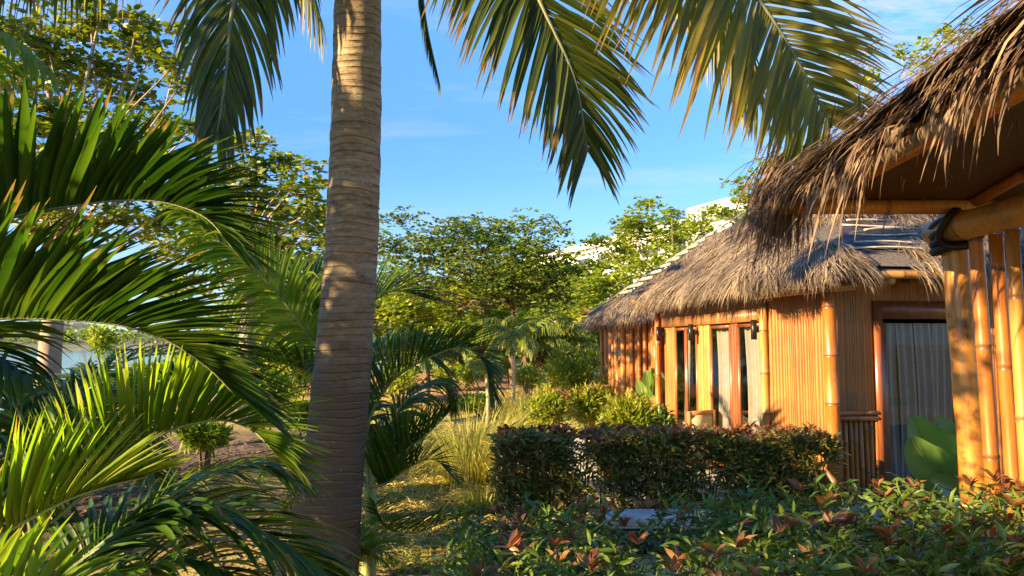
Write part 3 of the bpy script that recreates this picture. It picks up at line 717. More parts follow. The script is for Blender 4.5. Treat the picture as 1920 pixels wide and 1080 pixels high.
pad_tree('big pale trunked tree with large round leaves, its trunk forking at the left edge', 'tree', onground(108, 10.5), P(112, 470, 10.5),
    pads_px([(40, 60, 80), (170, 40, 90), (285, 100, 60), (120, 150, 90), (240, 190, 80), (335, 165, 45), (50, 240, 90), (170, 270, 90), (300, 300, 70), (40, 400, 90), (200, 415, 70), (300, 420, 70), (120, 340, 80),
             (-60, 120, 120), (-80, 300, 120), (60, -60, 120), (210, -70, 90), (90, 90, 60), (200, 130, 60), (30, 140, 60), (300, 230, 50), (110, 220, 70), (230, 240, 60), (-30, 40, 80), (80, 320, 70), (260, 90, 50), (140, 60, 60), (370, 235, 30), (345, 60, 26), (250, 350, 60), (110, 430, 60), (20, 330, 60), (260, 40, 50), (330, 120, 40)], 10.5), 'almond', .145, 80, 'bark_pale', .15, lite=False, rosette=6)
pad_tree('spreading tree behind the tall coconut trunk, yellow-green', 'tree', onground(470, 15), P(470, 470, 15),
    pads_px([(470, 265, 45), (535, 300, 40), (440, 330, 70), (545, 360, 50), (500, 400, 80), (430, 410, 80), (575, 410, 50), (520, 470, 80), (400, 460, 80), (350, 470, 70), (570, 500, 60), (440, 520, 80), (330, 540, 70), (540, 560, 70), (620, 460, 40), (600, 350, 30), (500, 320, 50), (590, 440, 60), (420, 260, 40), (480, 370, 60), (560, 320, 40), (600, 390, 50), (380, 330, 60), (330, 380, 60), (640, 530, 60)], 15), 'almond', .18, 52, 'bark', .16, rosette=6)
pad_tree('flat topped umbrella tree with dark tiers, standing alone right of the coconut trunk', 'tree', onground(962, 29), P(962, 575, 29),
    pads_px([(920, 505, 65), (990, 515, 60), (860, 475, 60), (950, 460, 60), (950, 540, 60), (745, 415, 40), (800, 450, 60), (870, 440, 60), (850, 425, 40), (940, 425, 50), (1000, 425, 45), (1050, 430, 26), (900, 470, 80), (980, 470, 70), (790, 490, 70), (740, 470, 45), (870, 510, 80), (960, 510, 80), (1020, 480, 50), (740, 520, 50), (1040, 530, 60), (1080, 520, 50), (800, 540, 70), (720, 455, 40), (920, 545, 70), (1020, 560, 50)], 29, .5), 'umbrella', .19, 32, 'twig', .12, 'umbrella_tree', 'umbrella trees behind the lawn', flat=.3)
pad_tree('slimmer umbrella tree leaning left of the flat topped one', 'tree', onground(902, 33), P(900, 560, 33),
    pads_px([(760, 555, 50), (850, 560, 60), (900, 540, 60), (820, 590, 50), (700, 560, 60), (930, 590, 50)], 33), 'lime', .24, 30, 'twig', .13, 'umbrella_tree', 'umbrella trees behind the lawn')
pad_tree('lime green tree rising over the roof of the smaller hut', 'tree', onground(1240, 27), P(1240, 560, 27),
    pads_px([(1215, 385, 28), (1260, 400, 22), (1190, 430, 50), (1250, 450, 55), (1310, 425, 40), (1165, 470, 55), (1120, 455, 28), (1185, 420, 40), (1265, 425, 40), (1220, 500, 70), (1290, 480, 50), (1150, 530, 60), (1200, 560, 60), (1110, 540, 50), (1330, 400, 26), (1130, 500, 45), (1160, 570, 40)], 27, .8), 'lime', .17, 70, 'bark', .15)
pad_tree('lime green tree showing above the corner of the brown pavilion roof', 'tree', onground(1430, 21), P(1450, 500, 21),
    pads_px([(1395, 345, 32), (1440, 310, 30), (1480, 290, 34), (1420, 390, 45), (1530, 270, 40), (1480, 350, 50), (1380, 410, 36), (1560, 220, 30), (1400, 370, 30), (1600, 300, 60), (1440, 420, 60), (1350, 395, 22)], 21, .8), 'lime', .18, 50, 'bark', .15)
pad_tree('thin tree with dry pinkish twigs peeping over the pavilion thatch', 'tree', onground(1640, 24), P(1625, 240, 24),
    pads_px([(1600, 120, 30), (1625, 95, 25), (1590, 150, 28), (1615, 145, 22)], 24, .4), 'litter', .16, 60, 'bark', .10, flat=.9, rosette=3, wid=.6)
pad_tree('tree mostly hidden by the pavilion, its top leaves showing over the thatch', 'tree', onground(1720, 22), P(1720, 260, 22),
    pads_px([(1635, 145, 12), (1690, 100, 14), (1772, 62, 16), (1740, 110, 40), (1820, 90, 50)], 22, .4), 'lime', .18, 60, 'bark', .12, flat=.6)
# trees farther back close the view
bg_n = 0
def far_tree(label, px, py, r, d, mt, dens=38, n=9):
    pad_tree(label, 'tree', onground(px, d), P(px, py+.3*r, d), pads_px([(px+U(-.8, .8)*r, py+U(-.7, .8)*r, r*U(.45, .75)) for _ in range(n)], d, .5), mt, .008*d+.01, dens*(25/d)**1.3, 'bark', .12, group='trees closing the far end of the garden', flat=.7)
for a in (('dark tree far behind the thin palms', 1060, 590, 70, 44, 'umbrella'), ('rounded tree far behind the umbrella trees', 830, 600, 75, 48, 'umbrella'), ('bushy lime tree beyond the lawn, seen under the umbrella trees', 960, 610, 65, 42, 'lime'),
          ('bushy lime tree at the end of the lawn, left of the thin palms', 770, 620, 65, 38, 'lime'), ('tree beside the smaller hut, behind the lime tree', 1130, 600, 60, 34, 'umbrella'), ('low tree far behind the coconut trunk', 670, 600, 85, 46, 'umbrella'),
          ('low lime tree near the lake, behind the dark fronds', 440, 605, 60, 40, 'lime'), ('tree on the lake side, behind the broadleaf tree', 545, 590, 85, 36, 'umbrella'), ('lime tree filling the gap left of the flat topped umbrella tree', 735, 560, 60, 36, 'lime'),
          ('lime tree filling the gap under the flat topped umbrella tree', 900, 575, 70, 38, 'lime'), ('lime tree in front of the white building, right of the flat topped tree', 1060, 545, 60, 50, 'lime'), ('low rounded tree below the white building', 1000, 560, 60, 55, 'umbrella'),
          ('yellow-green tree under the umbrella trees, nearest the drooping palms', 850, 640, 55, 30, 'lime'), ('bushy tree left of the smaller hut, over the lime shrub', 1100, 610, 48, 28, 'lime'), ('low bushy tree above the red soil', 920, 650, 50, 34, 'umbrella')): far_tree(*a)

# ================================================================ shrubs, hedges
def leaf_cloud(mb, blobs, n, leaf, wid=.75, lite=False, shell=.55, upb=.35):
    vol = np.array([b[1][0]*b[1][1]*b[1][2] for b in blobs]); cnt = (n*vol/vol.sum()).astype(int)
    for (c, r), m in zip(blobs, cnt):
        u = nz(rng.normal(size=(m, 3))); rad = (shell+(1-shell)*rng.random(m))
        lump = 1+.16*np.sin(u[:, 0]*7+c[0]*3)+.14*np.sin(u[:, 1]*9+c[1])+.12*np.sin(u[:, 2]*8)
        p = A(*c)+u*A(*r)*(rad*lump)[:, None]
        d = u*.7+rng.normal(0, .6, (m, 3))+A(0, 0, upb)
        leaves(mb, p, d, A(0, 0, 1)+rng.normal(0, .5, (m, 3)), leaf*U(.6, 1.3, m), wid, lite)
def shrub(label, cx, y, d, rpx, hpx, mat, n=1400, leaf=.09, name='shrub', group='shrubs along the garden', stem='twig', wid=.7, lite=False, red=0):
    """a bush centred on pixel cx with its top at pixel y, radius rpx and height hpx in the photo, d away"""
    k_ = d/FPX; top = P(cx, y, d); r, h = rpx*k_, hpx*k_
    base = A(top[0], top[1], gz(top[0], top[1]))
    t = thing(name, label, name, base, group)
    mb = MB(); bl = []
    for q in range(7):
        a = U(0, 6.28); rr_ = r*U(0, .6); s = U(.40, .68)
        bl.append(((base[0]+rr_*cos(a), base[1]+rr_*sin(a), top[2]-h*s*U(.62, 1.35)*.75), (r*s, r*s, h*s*.62)))
    leaf_cloud(mb, bl, n, leaf, wid, lite); mb.obj('foliage', M[mat], t)
    sm = MB()
    for q in range(6):
        a = U(0, 6.28); e = base+A(cos(a)*r*.5, sin(a)*r*.5, max(.1, top[2]-base[2]-h*.5))
        tube(sm, spline([base+A(cos(a), sin(a), 0)*.04-A(0, 0, .05), (base+e)/2+A(0, 0, .1), e], 6), np.linspace(.02, .007, 6), 5)
    sm.obj('stem', M[stem], t)
    if red:
        for sp_ in A(base[0], base[1], top[2]-h*.1)+rng.normal(0, 1, (red, 3))*A(r*.45, r*.45, h*.1):
            rd = MB(); shoots(rd, [sp_], leaf*1.1); rd.obj('red_shoot', M['red_shoot'], t)
    return t
def shoots(mb, pts, leaf):
    for p in pts:
        m = int(U(4, 8)); an = U(0, 6.28, m)
        d = np.stack([np.cos(an)*.8, np.sin(an)*.8, U(.2, 1.1, m)], -1)
        leaves(mb, np.tile(p, (m, 1)), d, A(0, 0, 1)+rng.normal(0, .4, (m, 3)), leaf*U(.7, 1.3, m), .75)
shrub('large rounded lime shrub beside the smaller hut', 1080, 655, 17, 75, 120, 'shrub_lime', 3600, .13, red=6)
shrub('lime shrub with its top against the poles of the smaller hut', 1165, 690, 14.5, 60, 100, 'shrub_lime', 2200, .12)
shrub('narrow dark shrub under the eave tip of the smaller hut', 1128, 600, 18, 30, 110, 'umbrella', 1300, .14)
shrub('red stemmed lime bush nearest the lawn, behind the mid hedge', 1040, 735, 10.6, 48, 68, 'shrub_lime', 1500, .10, stem='redstem', red=3)
shrub('lime bush with red tips between the red stemmed bush and the chair', 1110, 725, 11, 48, 80, 'shrub_lime', 1400, .10, stem='redstem', red=9)
shrub('bright leafy bush against the hut, left of the wooden chair', 1190, 745, 9.7, 66, 95, 'shrub_lime', 2600, .10, stem='redstem')
shrub('dark green bush touching the chair and the thin hut pole', 1240, 765, 9.6, 30, 70, 'hedge', 900, .10)
shrub('dark shrub under the umbrella tree, right of the drooping palm', 1075, 628, 26, 42, 50, 'umbrella', 1300, .2)
shrub('small dry shrub in the red soil, framed by the arching frond', 835, 685, 24, 26, 42, 'shrub_lime', 800, .16)
shrub('green shrub in the red soil, right of the small dry one', 875, 678, 25, 32, 48, 'lime', 1000, .18)
shrub('olive shrub at the far edge of the lawn behind the thin palm', 990, 690, 21, 36, 40, 'shrub_lime', 900, .14)
shrub('bronze shrub beyond the lime shrub', 1010, 655, 24, 40, 40, 'hedge_bronze', 900, .18, red=5)
shrub('low green bush growing out of the lawn', 900, 745, 17, 50, 26, 'lime', 1600, .13)
shrub('rounded shrub behind the palm stem, left of the lawn', 745, 690, 22, 50, 60, 'lime', 1200, .18)
shrub('shrub near the lake shore, under the lit fan frond', 300, 690, 34, 40, 40, 'lime', 900, .25)
shrub('shaded green shrub between the mound and the coconut trunk', 500, 700, 12, 60, 90, 'lime', 1600, .14)
shrub('rounded shrub hiding the lake, below the broadleaf tree', 385, 655, 17, 80, 80, 'lime', 2600, .17)
shrub('dark shrub hiding the lake, right of the rounded one', 480, 650, 19, 70, 80, 'umbrella', 2400, .18)
shrub('yellow-green shrub under the bright arching frond', 560, 655, 15, 60, 90, 'shrub_lime', 2400, .15)
shrub('low shrub among the shaded palms, before the lake', 250, 690, 14, 60, 60, 'lime', 1800, .14)
shrub('low leafy shrub on the bare mound', 385, 800, 7.6, 52, 50, 'lime', 1500, .09)
shrub('leafy shrub close behind the coconut trunk', 575, 760, 9.5, 44, 60, 'lime', 1600, .11)
shrub('bright green bush on the lake shore beside the pale trunk', 190, 610, 60, 34, 70, 'lime', 900, .5, lite=True)

def hedge(label, x0, x1, y0, y1, zt, zb, n, leaf, mat, red, top=None, seed=0):
    t = thing('hedge', label, 'hedge', ((x0+x1)/2, (y0+y1)/2, gz((x0+x1)/2, (y0+y1)/2)), 'clipped garden hedges')
    mb = MB(); m = n
    f = rng.random((m, 3))
    top = top or (lambda x: zt)
    x = x0+(x1-x0)*f[:, 0]; y = y0+(y1-y0)*f[:, 1]; zt_ = np.array([top(v) for v in x])+.05*np.sin(x*6+1)*np.sin(x*2.3)+.04*np.sin(x*17+y*7)+rng.normal(0, .022, m)
    z = zb+(zt_-zb)*(1-f[:, 2]**1.6)
    y = np.where(rng.random(m) < (.45 if zt < .8 else .2), y0+(y1-y0)*.18*rng.random(m), y)
    keep = rng.random(m) < np.where(z < zb+.2*(zt-zb), .6, 1.0)*np.where(np.sin(x*5.3+1.2)+np.sin(x*11.7+z*6) > -1.15, 1, .25)
    p = np.stack([x, y, z], -1)[keep]; m = len(p)
    d = np.stack([rng.normal(0, .7, m), rng.normal(-.25, .6, m), U(-.35, .9, m)], -1)
    leaves(mb, p, d, A(0, 0, 1)+rng.normal(0, .6, (m, 3)), leaf*U(.4, 1.35, m), .62)
    mb.obj('foliage', M[mat], t)
    sm = MB(); ns = int((x1-x0)*9)
    for q in range(ns):
        xx, yy = x0+(x1-x0)*(q+.5)/ns+U(-.03, .03), (y0+y1)/2+U(-.1, .1); z0 = float(gz(xx, yy))-.05
        for b_ in range(3):
            tube(sm, spline([(xx, yy, z0), (xx+U(-.06, .06), yy+U(-.05, .05), (z0+zt)/2), (xx+U(-.16, .16), yy+U(-.2, .2), top(xx)-.06)], 6), np.linspace(.012, .004, 6), 5)
    sm.obj('stem', M['twig'], t)
    rd = MB(); red = red; rp = np.stack([U(x0, x1, red), U(y0, y1, red), np.zeros(red)], -1); rp[:, 2] = [top(v)+U(-.06, .07) for v in rp[:, 0]]
    shoots(rd, rp, leaf*1.05); rd.obj('red_shoots', M['red_shoot'], t)
    return t
hedge('clipped bronze hedge in front of the hut with glass doors', -.15, 2.96, 6.75, 7.35, .73, .02, 23000, .088, 'hedge_bronze', 230)
hedge('wide leafy hedge with red tips along the bottom edge, before the pavilion post', -.28, 3.3, 2.35, 3.75, .88, .05, 46000, .068, 'hedge', 170, top=lambda x: .74+.09*min(1, max(0, (x+.3)/1.2))+.07*max(0, x-1.2))

# ================================================================ grasses
def grass_clump(label, px, py_base, d, h, n, spread, first=None):
    b = P(px, py_base, d); b = A(b[0], b[1], gz(b[0], b[1]))
    mb = MB(); an = U(0, 6.28, n); r = spread*.22*np.sqrt(rng.random(n))
    p = b+np.stack([r*np.cos(an), r*np.sin(an), np.zeros(n)], -1)
    d_ = np.stack([np.cos(an)*U(.1, .75, n), np.sin(an)*U(.1, .75, n), np.ones(n)], -1)
    strips(mb, p, d_, -np.stack([np.cos(an), np.sin(an), np.zeros(n)], -1)+A(0, 0, .3), h*U(.5, 1.25, n), .011*U(.6, 1.3, n), U(.2, 1.1, n), 5, 0, (.7, 1, .9, .7, .4, .05))
    return tag(mb.obj('grass_clump', M['straw_grass'], org=b), label, 'ornamental grass', 'clumps of tall grass on the lawn')
grass_clump('tall fountain of straw coloured grass at the left end of the bronze hedge', 880, 900, 8.0, .95, 900, 1.2)
grass_clump('tall grass clump behind the fountain one, beside the thin palm', 925, 830, 11.5, .8, 500, 1.0)
grass_clump('feathery grass clump between the lawn and the red stemmed bush', 975, 790, 13, .95, 520, 1.1)
grass_clump('small grass tuft at the foot of the farther thin palm', 958, 745, 17, .8, 380, 1.0)
grass_clump('low dry grass clump left of the fountain grass', 800, 880, 9.4, .5, 420, .9)
grass_clump('short grass tuft below the fountain grass, by the near hedge', 905, 960, 6.9, .3, 380, .7)
ln = MB(); n = 34000
yy = 5.2+20*rng.random(n)**1.5; xx = yy*U(-.22, .13, n)
b_ = np.stack([xx, yy, gz(xx, yy)-.005], -1); msk = (np.sin(xx*1.9+1)+np.sin(yy*1.1+xx)+U(-1, 1, n)) > -.9
msk &= ~((xx < -1.7) & (yy < 9)); b_ = b_[msk]; n = len(b_); an = U(0, 6.28, n)
strips(ln, b_, np.stack([np.cos(an)*.6, np.sin(an)*.6, U(.5, 1.2, n)], -1), rng.normal(0, 1, (n, 3))+A(0, 0, .5), U(.05, .17, n), U(.005, .010, n)*(1+b_[:, 1]/12), .7, 3, 0, (.8, 1, .6, .05))
tag(ln.obj('grass', M['lawn'], org=(0, 8, 0)), 'dry yellow lawn grass', 'grass', kind='stuff')
lt = MB(); n = 9000; yy = U(3.0, 12, n); xx = yy*U(-.75, .02, n)
leaves(lt, np.stack([xx, yy, gz(xx, yy)+.012], -1), np.stack([rng.normal(size=n), rng.normal(size=n), U(-.1, .25, n)], -1), A(0, 0, 1)+rng.normal(0, .25, (n, 3)), U(.04, .12, n), .8)
tag(lt.obj('leaf_litter', M['litter'], org=(0, 8, 0)), 'fallen dry leaves on the bare earth', 'leaf litter', kind='stuff')
# ================================================================ palms
def frond(parent, ctrl, n, L, mat, a0=65, a1=22, v=25, droop=.35, w=.034, roll=0, t0=.12, rad=.012, side=(1, 1), up=None, rib='midrib', near=True, jit=.10, base=.55, tipk=.4):
    """a pinnate frond along ctrl: midrib tube + two rows of narrow folded leaflets, v degrees above its plane"""
    ctrl = np.asarray(ctrl, float); m = 80; sp = spline(ctrl, m)
    lf = MB(); total = 0
    for sg, on in ((1, side[0]), (-1, side[1])):
        k_ = int(n*on)
        if k_ < 2: continue
        t = np.clip(np.linspace(t0, .995, k_)+rng.normal(0, .25*(1-t0)/k_, k_), t0, 1)
        f = t*(m-1); p = np.stack([np.interp(f, np.arange(m), sp[:, i]) for i in range(3)], 1)
        T = nz(np.stack([np.interp(f, np.arange(m), np.gradient(sp[:, i])) for i in range(3)], 1))
        up_ = A(0, 0, 1) if up is None else A(*up)
        Un = nz(up_-T*(T@up_)[:, None]); S = np.cross(T, Un)
        cr, sr = cos(R(roll)), sin(R(roll)); Un, S = Un*cr+S*sr, S*cr-Un*sr
        q = (t-t0)/(1-t0)
        a = np.radians(a0+(a1-a0)*q**1.3)+rng.normal(0, jit*.6, k_)
        vv = np.radians(v)*(1-.3*q)+rng.normal(0, jit, k_)
        d = np.cos(a)[:, None]*T+np.sin(a)[:, None]*(sg*S*np.cos(vv)[:, None]+Un*np.sin(vv)[:, None])
        ln = L*np.interp(q, [0, .12, .35, .7, 1], [base, .85, 1, .82, tipk])*U(.88, 1.08, k_)
        strips(lf, p, d, Un+.25*sg*S, ln, w*np.interp(q, [0, .3, 1], [.8, 1, .6])*U(.8, 1.15, k_), droop*U(.6, 1.4, k_), 6 if near else 4, .45, (.5, 1, 1, .82, .5, .04))
    rm_ = MB(); tube(rm_, sp, np.linspace(rad*1.3, rad*.25, m), 7)
    if near:
        o = lf.obj('frond', M[mat], parent); rm_.obj('midrib', M[rib], o, smooth=True)
    else:
        tube(lf, sp, np.linspace(rad*1.3, rad*.25, m), 5); o = lf.obj('frond', M[mat], parent)
    return o
def px(lst): return [P(*q) for q in lst]

# ---- the tall coconut palm
trk = [(592, 1200, 4.35), (602, 1080, 4.4), (612, 980, 4.4), (632, 800, 4.4), (650, 600, 4.4), (662, 400, 4.42), (668, 200, 4.45), (671, 0, 4.48), (672, -200, 4.5), (674, -420, 4.55)]
cp = P(594, 1160, 4.35); cp[2] = gz(cp[0], cp[1])
coco = thing('coconut_palm', 'tall coconut palm with ringed grey brown trunk and drooping fronds', 'palm', cp)
n = 330; sp = spline([cp-A(.03, 0, .2)]+px(trk), n); zz = sp[:, 2]
rb = np.interp(zz, [-.2, .3, 1.0, 2.0, 3.6, 6], [.27, .215, .178, .160, .143, .125])
ph = np.cumsum(U(.5, 1.5, n))*.55
ang = np.arange(40)*2*pi/40
rr2 = rb[:, None]*(1+.012*np.sin(ph)[:, None]+.010*np.sin(ph[:, None]*.5+2*np.sin(ang))+.018*np.sin(ang*2+zz[:, None]*1.2)+.008*np.sin(ang*5+zz[:, None]*7)+rng.normal(0, .005, (n, 40)))
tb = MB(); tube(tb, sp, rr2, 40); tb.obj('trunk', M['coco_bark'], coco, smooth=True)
cc = (674, -420, 4.55); CR = P(*cc)
K = dict(rib='midrib_dark', rad=.024)
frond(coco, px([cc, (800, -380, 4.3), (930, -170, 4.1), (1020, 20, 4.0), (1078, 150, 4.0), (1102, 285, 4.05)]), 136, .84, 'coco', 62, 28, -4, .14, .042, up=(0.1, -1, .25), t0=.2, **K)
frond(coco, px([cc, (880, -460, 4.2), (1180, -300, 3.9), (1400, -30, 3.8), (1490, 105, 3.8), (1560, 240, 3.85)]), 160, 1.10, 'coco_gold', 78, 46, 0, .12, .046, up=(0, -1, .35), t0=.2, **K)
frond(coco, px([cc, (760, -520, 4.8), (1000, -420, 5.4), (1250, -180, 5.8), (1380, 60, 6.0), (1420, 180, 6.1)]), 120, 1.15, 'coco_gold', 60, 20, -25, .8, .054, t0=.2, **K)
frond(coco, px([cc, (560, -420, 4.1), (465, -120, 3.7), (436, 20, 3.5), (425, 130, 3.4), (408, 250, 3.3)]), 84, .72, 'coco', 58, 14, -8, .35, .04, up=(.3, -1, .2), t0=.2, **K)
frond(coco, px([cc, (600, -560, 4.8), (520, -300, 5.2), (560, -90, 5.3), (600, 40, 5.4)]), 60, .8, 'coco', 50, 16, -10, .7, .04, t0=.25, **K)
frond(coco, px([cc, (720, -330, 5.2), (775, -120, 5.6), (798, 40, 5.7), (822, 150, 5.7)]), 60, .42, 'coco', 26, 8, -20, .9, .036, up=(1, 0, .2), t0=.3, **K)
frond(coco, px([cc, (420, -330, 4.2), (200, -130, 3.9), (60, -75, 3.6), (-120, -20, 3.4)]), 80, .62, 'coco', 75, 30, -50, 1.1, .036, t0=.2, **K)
frond(coco, px([cc, (680, -620, 3.4), (740, -560, 2.2), (800, -380, 1.0)]), 60, .7, 'coco', 62, 20, -20, .6, .042, t0=.2, near=True, **K)
frond(coco, px([cc, (560, -650, 3.6), (420, -640, 2.6), (250, -500, 1.8)]), 60, .7, 'coco', 62, 20, -20, .6, .042, t0=.2, **K)
frond(coco, [CR, CR+A(-.5, .8, .9), CR+A(-1.3, 2.0, .8), CR+A(-1.9, 2.9, -.1)], 60, .75, 'coco', 62, 20, -15, .6, .042, t0=.2, **K)
frond(coco, [CR, CR+A(.3, .9, 1.0), CR+A(.9, 2.1, 1.1), CR+A(1.5, 3.1, .4)], 60, .75, 'coco', 62, 20, -15, .6, .042, t0=.2, **K)
frond(coco, [CR, CR+A(.2, -.1, 1.0), CR+A(.5, -.3, 2.1), CR+A(1.0, -.6, 2.9)], 60, .7, 'coco', 50, 20, 15, .2, .042, t0=.2, **K)

# ---- the palm at the left edge: dark fronds in the shade
def stem_of(t, base, top, r, mat='palm_stem', rings=True):
    mb = MB(); n_ = 40; s_ = spline([A(*base)-A(0, 0, .1), (A(*base)+A(*top))/2+A(.03, .02, 0), A(*top)], n_)
    tube(mb, s_, np.linspace(r*1.2, r*.85, n_)*(1+.06*(np.arange(n_) % 5 == 0)), 12); mb.obj('stem', M[mat], t, smooth=True)
L1 = A(-2.75, 2.75, 1.45)
b1 = A(L1[0], L1[1], gz(L1[0], L1[1]))
pa = thing('areca_palm', 'shaded palm at the left edge with two long dark fronds', 'palm', b1, 'palms crowding the left side')
stem_of(pa, b1, L1, .06)
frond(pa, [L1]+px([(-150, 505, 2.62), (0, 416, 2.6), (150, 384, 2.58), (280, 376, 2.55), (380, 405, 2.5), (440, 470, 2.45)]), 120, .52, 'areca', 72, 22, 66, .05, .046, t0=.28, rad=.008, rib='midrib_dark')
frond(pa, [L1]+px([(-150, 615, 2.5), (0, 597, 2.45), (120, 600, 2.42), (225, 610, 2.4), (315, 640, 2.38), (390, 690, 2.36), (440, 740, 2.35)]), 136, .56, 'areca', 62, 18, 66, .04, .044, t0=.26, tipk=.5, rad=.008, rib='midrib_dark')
frond(pa, [L1]+px([(-200, 260, 3.1), (-90, 90, 3.0), (0, 60, 2.9), (90, 130, 2.85)]), 40, .40, 'areca_lit', 60, 20, -10, .5, .036, t0=.3, rad=.009)
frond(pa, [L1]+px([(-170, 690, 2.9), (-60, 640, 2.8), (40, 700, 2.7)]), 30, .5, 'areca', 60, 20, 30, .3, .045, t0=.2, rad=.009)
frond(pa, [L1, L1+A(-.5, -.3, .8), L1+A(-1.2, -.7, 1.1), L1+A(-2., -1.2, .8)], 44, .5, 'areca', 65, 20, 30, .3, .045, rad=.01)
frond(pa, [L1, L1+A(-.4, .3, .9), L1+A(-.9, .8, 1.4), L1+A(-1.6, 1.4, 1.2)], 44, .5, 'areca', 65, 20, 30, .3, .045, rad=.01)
L2 = P(-150, 1190, 1.95)
b2 = A(L2[0]-.05, L2[1], gz(L2[0], L2[1]))
pb = thing('areca_palm', 'sunlit palm in the bottom left corner with bright arching fronds', 'palm', b2, 'palms crowding the left side')
stem_of(pb, b2, L2, .05)
frond(pb, [L2]+px([(20, 1050, 2.3), (210, 880, 2.5), (300, 815, 2.55), (400, 788, 2.55), (470, 805, 2.55), (535, 870, 2.5)]), 80, .42, 'areca_lit', 72, 20, 72, .05, .040, t0=.34, rad=.010)
frond(pb, [L2]+px([(-60, 1060, 1.85), (0, 1005, 1.85), (120, 940, 1.9), (200, 912, 1.95), (270, 895, 2.0)]), 66, .32, 'areca_lit', 72, 18, 66, .05, .034, t0=.3, rad=.009)
frond(pb, [L2]+px([(-40, 1150, 1.5), (40, 1110, 1.45), (140, 1095, 1.4), (230, 1120, 1.4)]), 44, .22, 'areca_lit', 75, 20, 75, .03, .030, t0=.2, rad=.008)
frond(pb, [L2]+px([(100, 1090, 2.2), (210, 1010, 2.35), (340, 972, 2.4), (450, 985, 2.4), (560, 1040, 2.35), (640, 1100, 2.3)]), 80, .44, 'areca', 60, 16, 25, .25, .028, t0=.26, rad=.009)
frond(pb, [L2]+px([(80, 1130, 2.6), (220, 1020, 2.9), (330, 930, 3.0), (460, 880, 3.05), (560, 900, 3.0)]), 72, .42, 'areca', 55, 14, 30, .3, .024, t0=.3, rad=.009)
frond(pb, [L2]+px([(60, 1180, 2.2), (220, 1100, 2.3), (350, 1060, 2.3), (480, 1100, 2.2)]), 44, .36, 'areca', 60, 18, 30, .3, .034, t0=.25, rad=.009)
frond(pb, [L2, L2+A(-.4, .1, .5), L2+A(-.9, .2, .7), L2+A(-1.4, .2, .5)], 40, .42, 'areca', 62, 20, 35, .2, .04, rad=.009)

def palm(label, base, top, n_f, flen, leaf, mat, el=(25, 75), n=34, v=25, droop=.5, w=.04, stem=.06, stem_mat='palm_stem', near=False, name='garden_palm', group=None, bend=1.1, az=None, nm='palm'):
    t = thing(name, label, nm, base, group); base, top = A(*base), A(*top)
    if stem: stem_of(t, base, top, stem, stem_mat)
    for q in range(n_f):
        a = (2*pi*q/n_f+U(-.3, .3)) if az is None else R(az[q % len(az)])+U(-.15, .15)
        e = R(U(*el)); f = flen*U(.8, 1.15); pts = [top]
        for s_ in range(4):
            pts.append(pts[-1]+A(cos(a)*cos(e), sin(a)*cos(e), sin(e))*f/4); e -= bend*U(.3, .6)
        frond(t, pts, n, leaf, mat, 62, 20, v, droop, w, rad=.010 if near else .014, near=near)
    return t
def gpt(px_, d): p = P(px_, 600, d); return A(p[0], p[1], gz(p[0], p[1]))
# mid palms behind the first two
palm('palm clump behind the corner palm, its fan of fronds against the lake', gpt(60, 4.2), P(60, 850, 4.2), 11, 1.15, .34, 'areca', (15, 70), 30, 35, .3, .036, .05, near=True, name='areca_palm', group='palms crowding the left side')
palm('leafy palm standing between the lake and the dirt mound', gpt(120, 6), P(130, 800, 6), 11, 1.0, .36, 'areca', (10, 65), 30, 35, .3, .038, .05, near=True, name='areca_palm', group='palms crowding the left side')
palm('feathery dark palm between the lake and the coconut trunk', gpt(270, 8.2), P(270, 770, 8.2), 14, 1.45, .42, 'areca', (10, 70), 34, 30, .35, .036, .05, near=True, name='areca_palm', group='palms crowding the left side')
pk = thing('areca_palm', 'palm half hidden behind the coconut trunk with a bright frond arching left', 'palm', gpt(640, 6.2), 'palms crowding the left side')
K2 = P(640, 735, 6.2); stem_of(pk, gpt(640, 6.2), K2, .07)
frond(pk, [K2]+px([(585, 640, 6.1), (520, 550, 6.0), (450, 480, 5.9), (395, 440, 5.8), (335, 392, 5.7)]), 60, .55, 'areca_lit', 58, 16, -20, .55, .04, t0=.1, up=(-.4, -1, .2))
frond(pk, [K2]+px([(650, 640, 6.3), (690, 575, 6.4), (740, 545, 6.5), (800, 560, 6.6)]), 50, .60, 'areca', 60, 20, 45, .1, .042, t0=.15)
frond(pk, [K2]+px([(610, 620, 6.4), (580, 560, 6.6), (530, 520, 6.8), (470, 500, 7.0)]), 46, .6, 'areca', 60, 20, 55, .1, .042, t0=.15)
frond(pk, [K2]+px([(560, 690, 6.0), (480, 680, 5.8), (400, 730, 5.6)]), 46, .5, 'areca', 60, 20, 35, .2, .042, t0=.15)
frond(pk, [K2]+px([(700, 680, 6.6), (770, 650, 6.9), (830, 690, 7.0)]), 46, .5, 'areca', 60, 20, 35, .2, .042, t0=.15)
frond(pk, [K2]+px([(640, 600, 6.8), (640, 520, 7.2), (660, 470, 7.6)]), 40, .5, 'areca', 50, 20, 35, .2, .042, t0=.15)
